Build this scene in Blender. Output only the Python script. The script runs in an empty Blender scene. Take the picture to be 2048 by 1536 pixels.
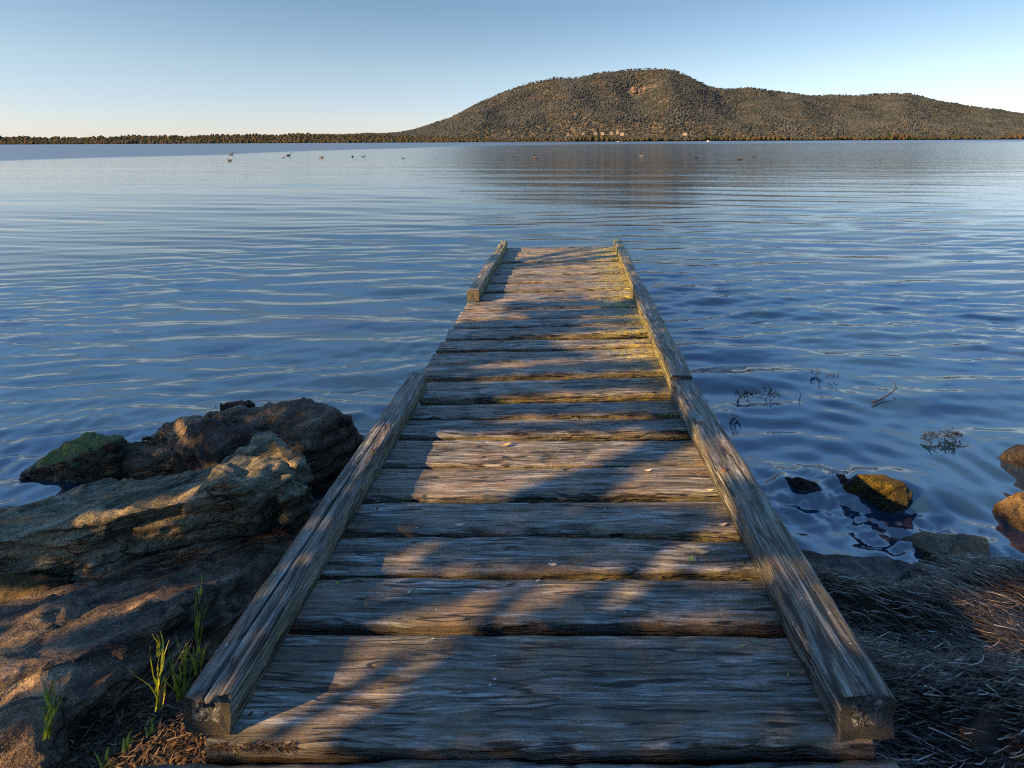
import bpy, bmesh, math, random
import numpy as np
from mathutils import Vector, noise, Matrix
R = math.radians
random.seed(7); rng = np.random.default_rng(11)
S = bpy.context.scene; C = S.collection
# ------------------------------------------------------------------ camera
F = 1100.0; CX, CY = 1145.0, 282.5; HC = 1.2; ROLL = 0.0049
WZ = -0.35                                             # lake level
cam = bpy.data.cameras.new('camera'); co = bpy.data.objects.new('camera', cam); C.objects.link(co)
co.location = (0, 0, HC); co.rotation_euler = (R(90), ROLL, 0)
cam.sensor_width = 36; cam.lens = 36 * F / 2048
cam.shift_x = -(CX - 1024) / 2048; cam.shift_y = -(768 - CY) / 2048
cam.clip_start = .05; cam.clip_end = 60000
S.camera = co
CR, SR = math.cos(ROLL), math.sin(ROLL)
def ray(px, py):
    a = (px - CX) / F; b = -(py - CY) / F
    return (a * CR + b * SR, 1.0, -a * SR + b * CR)
def at(px, py, z=0.0):                                  # point of the photo on the level z
    d = ray(px, py); t = (z - HC) / d[2]
    return Vector((d[0] * t, t, z))
def atd(px, py, D):
    d = ray(px, py); return Vector((d[0] * D, D, HC + d[2] * D))
# ------------------------------------------------------------------ helpers
def tag(o, label=None, cat=None, group=None, kind=None):
    if label: o['label'] = label
    if cat: o['category'] = cat
    if group: o['group'] = group
    if kind: o['kind'] = kind
    return o
def link(name, me, mat=None, parent=None, loc=None):
    o = bpy.data.objects.new(name, me); C.objects.link(o)
    if mat is not None and me is not None: me.materials.append(mat)
    if loc is not None: o.location = loc
    if parent is not None: o.parent = parent
    return o
def empty(name, loc=(0, 0, 0)):
    o = bpy.data.objects.new(name, None); C.objects.link(o); o.location = loc
    o.empty_display_size = .2; return o
def mesh_np(name, V, Fq, smooth=True):
    V = np.asarray(V, dtype=np.float32); Fq = np.asarray(Fq, dtype=np.int32)
    me = bpy.data.meshes.new(name); k = Fq.shape[1]; n = Fq.shape[0]
    me.vertices.add(len(V)); me.vertices.foreach_set('co', V.ravel())
    me.loops.add(n * k); me.loops.foreach_set('vertex_index', Fq.ravel())
    me.polygons.add(n); me.polygons.foreach_set('loop_start', np.arange(0, n * k, k, dtype=np.int32))
    if smooth: me.polygons.foreach_set('use_smooth', np.ones(n, dtype=bool))
    me.update(calc_edges=True); return me
def grid_faces(nr, nc):
    i = np.arange(nr - 1)[:, None] * nc + np.arange(nc - 1)[None, :]
    i = i.ravel(); return np.stack([i, i + 1, i + nc + 1, i + nc], 1)
def fattr(me, name, arr):
    a = me.attributes.new(name, 'FLOAT', 'POINT'); a.data.foreach_set('value', np.asarray(arr, dtype=np.float32).ravel())
def vattr(me, name, arr):
    a = me.attributes.new(name, 'FLOAT_VECTOR', 'POINT'); a.data.foreach_set('vector', np.asarray(arr, dtype=np.float32).ravel())
# ------------------------------------------------------------------ node helper
class NT:
    def __init__(s, name):
        s.m = bpy.data.materials.new(name); s.m.use_nodes = True; s.t = s.m.node_tree; s.t.nodes.clear()
        s.out = s.n('ShaderNodeOutputMaterial'); s.b = s.n('ShaderNodeBsdfPrincipled')
        s.t.links.new(s.b.outputs[0], s.out.inputs[0])
    def n(s, ty, **kw):
        x = s.t.nodes.new(ty)
        for k, v in kw.items(): setattr(x, k, v)
        return x
    def set(s, sock, v):
        if isinstance(v, bpy.types.NodeSocket): s.t.links.new(v, sock)
        elif v is not None:
            if sock.type == 'RGBA' and len(v) == 3: v = (*v, 1)
            sock.default_value = v
    def attr(s, name): return s.n('ShaderNodeAttribute', attribute_name=name)
    def math(s, op, a, b=None, c=None, clamp=False):
        x = s.n('ShaderNodeMath', operation=op, use_clamp=clamp)
        s.set(x.inputs[0], a)
        if b is not None: s.set(x.inputs[1], b)
        if c is not None: s.set(x.inputs[2], c)
        return x.outputs[0]
    def vmath(s, op, a, b=None):
        x = s.n('ShaderNodeVectorMath', operation=op); s.set(x.inputs[0], a)
        if b is not None: s.set(x.inputs[1], b)
        return x.outputs[0]
    def noise(s, vec, scale=1., detail=4., rough=.55, dist=0., col=False):
        x = s.n('ShaderNodeTexNoise'); s.set(x.inputs['Vector'], vec); x.inputs['Scale'].default_value = scale
        x.inputs['Detail'].default_value = detail; x.inputs['Roughness'].default_value = rough
        x.inputs['Distortion'].default_value = dist; return x.outputs['Color' if col else 'Fac']
    def voro(s, vec, scale, feature='F1', out='Distance'):
        x = s.n('ShaderNodeTexVoronoi', feature=feature); s.set(x.inputs['Vector'], vec)
        x.inputs['Scale'].default_value = scale; return x.outputs[out]
    def ramp(s, fac, stops, interp='LINEAR'):
        x = s.n('ShaderNodeValToRGB'); x.color_ramp.interpolation = interp; e = x.color_ramp.elements
        while len(e) < len(stops): e.new(.5)
        for i, (p, c) in enumerate(stops):
            e[i].position = p; e[i].color = (*c, 1) if not isinstance(c, (int, float)) else (c, c, c, 1)
        s.set(x.inputs[0], fac); return x.outputs[0]
    def mix(s, f, a, b, blend='MIX'):
        x = s.n('ShaderNodeMix', data_type='RGBA', blend_type=blend)
        s.set(x.inputs[0], f); s.set(x.inputs[6], a); s.set(x.inputs[7], b); return x.outputs[2]
    def bump(s, h, dist, strength=1., normal=None):
        x = s.n('ShaderNodeBump'); s.set(x.inputs['Height'], h); x.inputs['Distance'].default_value = dist
        x.inputs['Strength'].default_value = strength
        if normal is not None: s.set(x.inputs['Normal'], normal)
        return x.outputs[0]
    def P(s, **kw):
        for k, v in kw.items(): s.set(s.b.inputs[k.replace('_', ' ')], v)
# ------------------------------------------------------------------ materials
def wood_mat(name, tint=(1, 1, 1), specks=0., brown=.5, crackw=1.):
    t = NT(name); g = t.attr('gr').outputs['Vector']
    warp = t.noise(t.vmath('MULTIPLY', g, (3, 9, 9)), 1, 2, col=True)
    warp = t.vmath('MULTIPLY', t.vmath('SUBTRACT', warp, (.5, .5, .5)), (0, .03, .03))
    gw = t.vmath('ADD', g, warp)
    fib = t.noise(t.vmath('MULTIPLY', gw, (7, 125, 125)), 1, 8, .72)
    wide = t.noise(t.vmath('MULTIPLY', gw, (1.6, 22, 22)), 1, 3, .6)
    crk = t.noise(t.vmath('MULTIPLY', gw, (4.5, 62, 62)), 1, 2.5, .55)
    crack = t.ramp(crk, [(.33, 1), (.40, 0)])
    patch = t.noise(g, 7, 3)
    ln = t.noise(t.vmath('MULTIPLY', gw, (1.7, 24, 24)), 1, 2.5, .5)
    ln2 = t.math('ABSOLUTE', t.math('SUBTRACT', ln, .5))
    line = t.math('MULTIPLY', t.ramp(ln2, [(.003, 1), (.016, 0)]), t.ramp(t.noise(g, 5, 2), [(.44, 0), (.52, 1)]))
    crack = t.math('MAXIMUM', crack, line)
    c = t.ramp(fib, [(.38, (.008, .008, .008)), (.47, (.065, .065, .063)), (.56, (.17, .17, .165)), (.68, (.40, .395, .38))])
    c = t.mix(t.ramp(wide, [(.36, .8), (.6, 0)]), c, (.022, .021, .020))
    c = t.mix(t.ramp(patch, [(.42, 0), (.72, brown)]), c, (.19, .115, .065))
    moss = t.attr('moss').outputs['Fac']
    mn = t.noise(g, 26, 5, .7)
    mf = t.math('MULTIPLY', t.ramp(mn, [(.40, 0), (.60, 1)]), moss, clamp=True)
    c = t.mix(mf, c, t.ramp(t.noise(g, 60, 2), [(.35, (.05, .065, .012)), (.65, (.34, .28, .035))]))
    # sparse pale flecks: lichen, droppings
    v = t.voro(t.vmath('MULTIPLY', g, (1, 1.9, 1.9)), 34)
    thr = t.math('MULTIPLY', t.noise(g, 11, 1), .16 + .22 * specks)
    sp = t.math('LESS_THAN', v, thr)
    sp = t.math('MULTIPLY', sp, t.math('GREATER_THAN', t.noise(g, 19, 1), .60 - .09 * specks))
    c = t.mix(t.math('MULTIPLY', sp, .8), c, (.5, .5, .46))
    c = t.mix(crack, c, (.008, .007, .006))
    zz = t.n('ShaderNodeSeparateXYZ'); t.set(zz.inputs[0], t.n('ShaderNodeNewGeometry').outputs['Normal'])
    c = t.mix(1., c, tint, 'MULTIPLY')
    st_ = t.attr('grime_shade').outputs['Fac']; c = t.mix(st_, c, (.022, .017, .010))  # darkens board sides: shade of the gaps painted in, along with grime
    h = t.math('SUBTRACT', t.math('ADD', fib, t.math('MULTIPLY', wide, .6)), t.math('MULTIPLY', crack, 1.0))
    t.P(Base_Color=c, Roughness=t.ramp(fib, [(.3, .62), (.7, .46)]), Normal=t.bump(h, .016, 1.0))
    t.b.inputs['Specular IOR Level'].default_value = .5
    return t.m
M = {}
M['plank'] = wood_mat('weathered_plank', (1.72, 1.85, 1.95), brown=.5)
M['rail'] = wood_mat('weathered_rail', (1.45, 1.58, 1.6), .35, .25)
M['bearer'] = wood_mat('dark_bearer', (.45, .42, .38), 0., .4)
def rock_mat(name, cols, moss=(0, 0), mosscol=(.06, .09, .02), scale=1., strata=(0, 0, 1), rough=.7, orange=.5, rot=-.45):
    t = NT(name); p = t.n('ShaderNodeTexCoord').outputs['Object']
    n1 = t.noise(p, 5 * scale, 8, .62); n2 = t.noise(p, 22 * scale, 6, .7); n3 = t.noise(p, 2.2 * scale, 4, .6, .6)
    mp = t.n('ShaderNodeMapping'); t.set(mp.inputs[0], p); mp.inputs['Rotation'].default_value = (0, 0, rot)
    ps = t.vmath('MULTIPLY', mp.outputs[0], strata)
    n5 = t.noise(p, 70 * scale, 3, .7)
    n4 = t.noise(ps, 1, 5, .65, .3)
    f = t.math('ADD', t.math('MULTIPLY', n1, .30), t.math('ADD', t.math('ADD', t.math('MULTIPLY', n2, .18), t.math('MULTIPLY', n5, .12)), t.math('MULTIPLY', n4, .40)))
    c = t.ramp(f, [(.40, cols[0]), (.47, cols[1]), (.53, cols[2]), (.60, cols[3])])
    c = t.mix(t.ramp(n3, [(.45, 0), (.68, orange)]), c, (.30, .13, .035))
    geo = t.n('ShaderNodeNewGeometry')
    sx = t.n('ShaderNodeSeparateXYZ'); t.set(sx.inputs[0], geo.outputs['Normal'])
    if moss[0] > 0:
        mf = t.math('MULTIPLY', t.ramp(t.noise(p, 13, 6, .7), [(moss[1], 0), (moss[1] + .16, 1)]), t.math('MULTIPLY', t.ramp(sx.outputs[2], [(.2, 0), (.7, 1)]), moss[0]))
        c = t.mix(mf, c, mosscol)
    # salt-like barnacle flecks
    v = t.voro(p, 60); sp = t.math('MULTIPLY', t.math('LESS_THAN', v, .13), t.math('GREATER_THAN', t.noise(p, 9, 2), .57))
    c = t.mix(t.math('MULTIPLY', sp, .7), c, (.4, .36, .3))
    pos = t.n('ShaderNodeSeparateXYZ'); t.set(pos.inputs[0], geo.outputs['Position'])
    zz = t.math('ADD', pos.outputs[2], t.math('MULTIPLY', n1, .06))
    wet = t.ramp(t.math('MULTIPLY', t.math('ADD', zz, .35), 4.), [(.12, 1), (.42, 0)])
    c = t.mix(t.math('MULTIPLY', wet, .65), c, (.012, .010, .007))
    cr = t.voro(t.vmath('ADD', t.vmath('MULTIPLY', p, (1, 1, 2.4)), t.vmath('MULTIPLY', t.noise(p, 6, 3, col=True), (.25, .25, .25))), 3.0 * scale, 'DISTANCE_TO_EDGE')
    crk = t.ramp(cr, [(0, 1), (.022, 0)])
    l4 = t.noise(t.vmath('ADD', ps, t.vmath('MULTIPLY', t.noise(p, 3, 2, col=True), (1.5, 1.5, 1.5))), .38, 3, .6)
    lne = t.math('MULTIPLY', t.ramp(t.math('ABSOLUTE', t.math('SUBTRACT', l4, .5)), [(.004, 1), (.03, 0)]), t.ramp(t.noise(p, 4, 2), [(.42, 0), (.55, 1)]))
    c = t.mix(t.math('MULTIPLY', lne, .85), c, (.006, .005, .004))
    h = t.math("ADD", t.math("MULTIPLY", n1, 1.2), t.math('ADD', t.math('MULTIPLY', n2, .5), t.math('MULTIPLY', n4, .9)))
    fine = t.noise(p, 110, 4, .7)
    h = t.math('SUBTRACT', h, t.math('MULTIPLY', lne, .5))
    nb = t.bump(fine, .009, 1., t.bump(h, .13, 1.))
    t.P(Base_Color=c, Roughness=t.mix(wet, (rough,) * 3, (.25,) * 3), Normal=nb)
    return t.m
BR = [(.014, .010, .007), (.095, .072, .048), (.24, .18, .12), (.5, .39, .26)]
GR = [(.018, .018, .012), (.15, .14, .09), (.32, .30, .20), (.55, .51, .37)]
M['rock_slab'] = rock_mat('slab_sandstone', GR, (.55, .42), (.12, .135, .07), 1., (2.5, 24, 30), orange=.3)
M['rock_brown'] = rock_mat('brown_boulder', BR, (.25, .5), (.05, .06, .02), 1., (4, 20, 26), orange=.35, rough=.5)
M['rock_front'] = rock_mat('front_boulder', BR, (.3, .5), (.06, .06, .02), 1.2, (4, 20, 26), orange=.25, rough=.5)
M['rock_dark'] = rock_mat('dark_rock', [(.014, .012, .012), (.035, .03, .03), (.07, .06, .058), (.13, .11, .1)], (0, 0), scale=1.3, strata=(4, 8, 20), orange=.15)
M['rock_moss'] = rock_mat('mossy_rock', [(.015, .014, .010), (.03, .03, .02), (.06, .055, .04), (.10, .09, .07)], (1., .33), (.09, .17, .02), 1.5, (4, 10, 26), orange=.1)
M['rock_gold'] = rock_mat('weed_covered_rock', [(.09, .07, .01), (.26, .20, .02), (.42, .33, .04), (.5, .42, .08)], (.5, .4), (.46, .36, .03), 2.5, (6, 6, 10), orange=.3)
M['rock_tan'] = rock_mat('tan_rock', [(.05, .035, .015), (.14, .10, .04), (.25, .18, .07), (.36, .28, .13)], (.3, .5), (.22, .19, .03), 2., (6, 8, 14), orange=.2)
M['rock_grey'] = rock_mat('grey_shore_rock', [(.03, .027, .025), (.08, .072, .065), (.15, .135, .12), (.28, .26, .23)], (0, 0), scale=2., strata=(6, 9, 20), orange=.2)

def simple(name, col, rough=.7, var=.35, scale=30., spec=.5, trans=0.):
    t = NT(name); p = t.n('ShaderNodeTexCoord').outputs['Object']
    n = t.noise(p, scale, 4)
    c = t.mix(t.ramp(n, [(.35, 0), (.65, 1)]), tuple(x * (1 - var) for x in col), tuple(min(1, x * (1 + var)) for x in col))
    t.P(Base_Color=c, Roughness=rough); t.b.inputs['Specular IOR Level'].default_value = spec
    if trans:
        tr = t.n('ShaderNodeBsdfTranslucent'); t.set(tr.inputs[0], c)
        mx = t.n('ShaderNodeMixShader'); mx.inputs[0].default_value = trans
        t.t.links.new(t.b.outputs[0], mx.inputs[1]); t.t.links.new(tr.outputs[0], mx.inputs[2]); t.t.links.new(mx.outputs[0], t.out.inputs[0])
    return t.m
def island(name, cols, rough=.7, trans=0., spec=.4, patchy=False):
    t = NT(name); r = t.n('ShaderNodeNewGeometry').outputs['Random Per Island']
    n = len(cols); c = t.ramp(r, [(i / n, cols[i]) for i in range(n)], 'CONSTANT')
    if patchy:
        pz = t.n('ShaderNodeNewGeometry').outputs['Position']
        pf = t.noise(t.vmath('MULTIPLY', pz, (.012, .006, .02)), 1, 5, .7)
        c = t.mix(1., c, t.ramp(pf, [(.36, (.6, .68, .72)), (.5, (1.1, 1.05, 1.02)), (.62, (1.5, 1.35, 1.3))]), 'MULTIPLY')
    t.P(Base_Color=c, Roughness=rough); t.b.inputs['Specular IOR Level'].default_value = spec
    if trans:
        tr = t.n('ShaderNodeBsdfTranslucent'); t.set(tr.inputs[0], c)
        mx = t.n('ShaderNodeMixShader'); mx.inputs[0].default_value = trans
        t.t.links.new(t.b.outputs[0], mx.inputs[1]); t.t.links.new(tr.outputs[0], mx.inputs[2]); t.t.links.new(mx.outputs[0], t.out.inputs[0])
    return t.m
M['grass'] = island('grass_blade', [(.18, .26, .02), (.30, .34, .03), (.10, .15, .02), (.40, .36, .07), (.30, .20, .08)], .45, .35)
M['straw'] = island('dry_straw', [(.10, .065, .035), (.05, .032, .018), (.17, .13, .07), (.03, .02, .012), (.07, .042, .022), (.02, .014, .009)], .7, .1)
M['wrack'] = island('sea_grass_wrack', [(.020, .012, .008), (.008, .006, .005), (.04, .024, .014), (.012, .008, .006), (.08, .048, .025), (.018, .012, .008), (.010, .007, .005), (.016, .011, .008), (.12, .09, .04), (.30, .27, .22)], .55, spec=.4)
M['weed'] = island('floating_weed', [(.012, .010, .008), (.03, .02, .012), (.02, .015, .01)], .4)
M['leaf'] = simple('gum_leaf', (.05, .08, .02), .5)
M['bark'] = simple('bark', (.12, .09, .06), .9)
M['bird_dark'] = simple('dark_feathers', (.02, .018, .018), .6)
M['bird_brown'] = simple('brown_feathers', (.07, .05, .045), .6)
M['bird_pale'] = simple('grey_feathers', (.16, .155, .15), .6)
M['bill'] = simple('bill', (.25, .06, .04), .4)
M['dead_leaf'] = island('dead_leaf', [(.33, .17, .05), (.45, .33, .16), (.25, .12, .05)], .6, .15)
M['pale_leaf'] = simple('pale_leaf', (.5, .45, .34), .6, .15, 60)
M['green_leaf'] = simple('green_leaf', (.22, .32, .03), .5, .2, 60)
M['house_wall'] = simple('render_wall', (.27, .24, .20), .8, .08, .3)
M['house_roof'] = simple('roof_sheet', (.30, .22, .18), .6, .15, .4)
M['house_glass'] = simple('house_glass', (.03, .035, .04), .1, .1, 1)
M['boat_white'] = simple('white_gelcoat', (.8, .8, .78), .3, .04, 1)
M['bolt'] = simple('rusty_bolt', (.07, .035, .02), .6, .4, 90)

# ------------------------------------------------------------------ sun, sky
EL, AZ = R(25), R(30)                                   # light travels towards +X +Y
dirh = np.array([math.cos(AZ), math.sin(AZ)]); nrm = np.array([-math.sin(AZ), math.cos(AZ)])
TS = Vector((-dirh[0] * math.cos(EL), -dirh[1] * math.cos(EL), math.sin(EL)))   # towards the sun
sl = bpy.data.lights.new('sun', 'SUN'); sl.energy = 5.0; sl.angle = R(.5); sl.color = (1, .57, .21)
so = bpy.data.objects.new('sun', sl); C.objects.link(so); so.rotation_euler = TS.to_track_quat('Z', 'Y').to_euler(); so.location = (-6, -4, 5)
W = bpy.data.worlds.new('World'); S.world = W; W.use_nodes = True; wt = W.node_tree; wt.nodes.clear()
wo = wt.nodes.new('ShaderNodeOutputWorld'); bg = wt.nodes.new('ShaderNodeBackground'); sk = wt.nodes.new('ShaderNodeTexSky')
sk.sky_type = 'NISHITA'; sk.sun_disc = False; sk.sun_elevation = EL
sk.sun_rotation = math.atan2(TS.x, TS.y); sk.air_density = 1.0; sk.dust_density = .1; sk.ozone_density = 1.6
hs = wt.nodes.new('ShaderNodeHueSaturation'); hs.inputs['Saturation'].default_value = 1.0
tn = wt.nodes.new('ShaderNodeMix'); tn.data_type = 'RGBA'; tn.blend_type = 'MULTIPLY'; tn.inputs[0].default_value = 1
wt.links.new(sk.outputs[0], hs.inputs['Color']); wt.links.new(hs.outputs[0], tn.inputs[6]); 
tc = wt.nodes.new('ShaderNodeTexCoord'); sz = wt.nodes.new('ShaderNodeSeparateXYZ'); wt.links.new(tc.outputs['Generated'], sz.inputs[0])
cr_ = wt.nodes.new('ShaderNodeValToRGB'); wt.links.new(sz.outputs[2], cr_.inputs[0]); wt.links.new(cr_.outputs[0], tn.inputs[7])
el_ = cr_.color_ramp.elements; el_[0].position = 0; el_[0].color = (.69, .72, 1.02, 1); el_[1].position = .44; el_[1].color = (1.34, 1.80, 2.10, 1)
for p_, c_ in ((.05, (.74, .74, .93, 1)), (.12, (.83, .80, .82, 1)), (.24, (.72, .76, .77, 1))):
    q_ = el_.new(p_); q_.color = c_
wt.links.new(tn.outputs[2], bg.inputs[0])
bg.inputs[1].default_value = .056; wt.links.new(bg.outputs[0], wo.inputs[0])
S.view_settings.view_transform = 'Standard'; S.view_settings.look = 'None'; S.view_settings.exposure = 1.6; S.view_settings.gamma = 1

# ------------------------------------------------------------------ ground
def gz(x, y):
    x = np.asarray(x, float); y = np.asarray(y, float)
    sh = 1.93 + .05 * np.sin(x * 2.1) + .06 * np.sin(x * .9 + 1)
    d = sh - y
    z = np.where(d > 0, WZ + .17 * np.minimum(d, 6) ** .95, WZ - .30 * np.minimum(-d, 1.5) - .03 * np.clip(-d - 1.5, 0, 60))
    return z
xs = np.concatenate([-np.geomspace(6, 9000, 40)[::-1], np.linspace(-5.9, 5.9, 240), np.geomspace(6, 9000, 40)])
ys = np.concatenate([-np.geomspace(3, 9000, 40)[::-1], np.linspace(-2.9, 4.9, 160), np.geomspace(5, 12000, 40)])
X, Y = np.meshgrid(xs, ys); Z = gz(X, Y)
nz = np.zeros_like(Z)
mk = (np.abs(X) < 6) & (Y > -3) & (Y < 5)
nz[mk] = [noise.fractal(Vector((a * 3, b * 3, 0)), 1, 2, 4) * .018 for a, b in zip(X[mk], Y[mk])]
Z = Z + nz
t = NT('shore_soil'); p = t.n('ShaderNodeNewGeometry').outputs['Position']
f = t.noise(p, 18, 8, .7)
t.P(Base_Color=t.ramp(f, [(.35, (.010, .007, .005)), (.5, (.035, .024, .016)), (.65, (.10, .065, .035))]), Roughness=.9, Normal=t.bump(f, .03))
M['soil'] = t.m
tag(link('ground', mesh_np('ground', np.stack([X, Y, Z], -1).reshape(-1, 3), grid_faces(len(ys), len(xs))), M['soil']), kind='structure')

# ------------------------------------------------------------------ water
rows = [.95]
while rows[-1] < 9000:
    D = rows[-1]; rows.append(D + min(max(.013, .75 * D * D / (550 * 1.55)), D * .2))
rows = np.array(rows); NC = 860
tt = np.linspace(-1, 1, NC)
X = tt[None, :] * (rows[:, None] * 1.25 + 1.2) - .1 * rows[:, None]
Y = np.repeat(rows[:, None], NC, 1)
dy = np.gradient(rows)[:, None]; dx = (rows[:, None] * 1.25 + 1.2) * 2 / NC
Z = np.zeros_like(X)
near_ = 1 + .85 * np.clip((9 - Y) / 5, 0, 1)
amp_mod = .65 + .35 * np.sin(X * .45 + 1.3 + .8 * np.sin(Y * .21)) * np.sin(Y * .33 + .6 * np.sin(X * .3))
amp2 = .55 + .45 * np.sin(X * .9 + Y * .37 + 2) * np.sin(Y * .8 - X * .23)
def comp(lam, ang, slope, mod=1., warp=.0, ph=None):
    global Z
    k = 2 * math.pi / lam
    w = np.clip((lam / np.maximum(dy, dx * abs(math.sin(ang)) + 1e-6) - 2.2) / 2.5, 0, 1)
    ph = rng.uniform(0, 6.28) if ph is None else ph
    Z += w * mod * (near_ if lam < .8 else 1) * slope / k * np.sin(k * (X * math.sin(ang) + Y * math.cos(ang)) + ph + warp * np.sin(X * .7 + ph) + warp * .7 * np.sin(Y * .9 + 2 * ph))
for i in range(9): comp(rng.uniform(.8, 1.7), rng.normal(.10, .16), .013, amp_mod, .5)
for i in range(16): comp(rng.uniform(.30, .62), rng.normal(.06, .18), .022, amp_mod, .9)
for i in range(30): comp(rng.uniform(.12, .27), rng.normal(.03, .20), .030, amp2, .7)
for i in range(14): comp(rng.uniform(.06, .13), rng.normal(0, .38), .020, amp2, .5)
for i in range(8): comp(rng.uniform(2.5, 6), rng.normal(.05, .3), .004, 1., .4)
def ring(cx, cy, lam, slope, rad, inner=.08):
    global Z
    r = np.hypot(X - cx, Y - cy); ang = np.arctan2(Y - cy, X - cx)
    k = 2 * math.pi / lam; w = np.clip((lam / dy - 2) / 2, 0, 1)
    Z += w * 2.2 * slope / k * np.sin(k * r + .8 * np.sin(ang * 3 + cx) + .5 * np.sin(r * 5)) * np.exp(-(r / rad) ** 2) * np.clip(r / inner, 0, 1) * (.7 + .3 * np.sin(ang * 5 + r * 2))
for (px, py, lam, s_, rad) in [(1640, 990, .15, .085, 1.1), (1765, 985, .13, .05, .9), (1890, 1110, .10, .07, .6), (2030, 920, .13, .05, .7),
                               (60, 945, .12, .09, .75), (230, 870, .11, .06, .6), (700, 860, .12, .06, .6), (1500, 800, .12, .05, .5), (900, 720, .14, .05, .7)]:
    c = at(px, py, WZ); ring(c.x, c.y, lam, s_, rad)
# gentle lap of the water over the sunken stones
for (px, py, h, r_) in [(1600, 968, .018, .10), (1880, 1090, .02, .13), (1700, 1000, .014, .1), (1560, 1000, .012, .12), (1820, 1060, .016, .12)]:
    c = at(px, py, WZ); rr = np.hypot(X - c.x, (Y - c.y) * 1.4)
    near = np.exp(-(rr / (r_ * 1.8)) ** 2)
    m_ = near > .01; Z[m_] += h * near[m_] * np.array([noise.fractal(Vector((a * 9, b * 16, 3)), 1, 2, 4) for a, b in zip(X[m_], Y[m_])])
Z += WZ
me = mesh_np('water', np.stack([X, Y, Z], -1).reshape(-1, 3), grid_faces(len(rows), NC))
az = X / Y
yb = np.interp(az, [-1.3, -1.04, -.64, -.3, -.13, .1, .8, 1.2], [40, 51, 72, 137, 233, 300, 330, 330])
ruf = np.clip((Y / yb - 1) / .10 + .5, 0, 1)
fattr(me, 'ruffle', ruf)
t = NT('lake_water'); p = t.n('ShaderNodeNewGeometry').outputs['Position']
r_ = t.attr('ruffle').outputs['Fac']
sy = t.n('ShaderNodeSeparateXYZ'); t.set(sy.inputs[0], p)
dist = sy.outputs[1]
pinkm = t.math('MULTIPLY', t.ramp(t.noise(t.vmath('MULTIPLY', p, (.35, .8, 1)), 1, 4, .6), [(.55, 0), (.72, 1)]), t.ramp(t.math('MULTIPLY', dist, .1), [(.45, 1), (.8, 0)]))
c = t.mix(pinkm, (.008, .025, .050), (.024, .026, .046))
ro = t.math('ADD', t.ramp(t.math('MULTIPLY', dist, .01), [(.03, .03), (.5, .12), (1, .14)]), t.math('MULTIPLY', r_, .20))
b1 = t.noise(t.vmath('MULTIPLY', p, (6, 16, 1)), 1, 3)
b2 = t.noise(t.vmath('MULTIPLY', p, (.9, 3.2, 1)), 1, 4)
b3 = t.noise(t.vmath('MULTIPLY', p, (.16, .8, 1)), 1, 4)
fm = t.ramp(t.math('MULTIPLY', dist, .02), [(.12, 0), (.5, 1)])
nb = t.bump(t.math('MULTIPLY', b3, fm), .07, .45, t.bump(t.math('MULTIPLY', b2, fm), .02, .5, t.bump(b1, .0035, .6)))
t.P(Base_Color=c, Roughness=ro, IOR=2.15, Normal=nb)
M['water'] = t.m
tag(link('water', me, M['water']), kind='structure')

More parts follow.
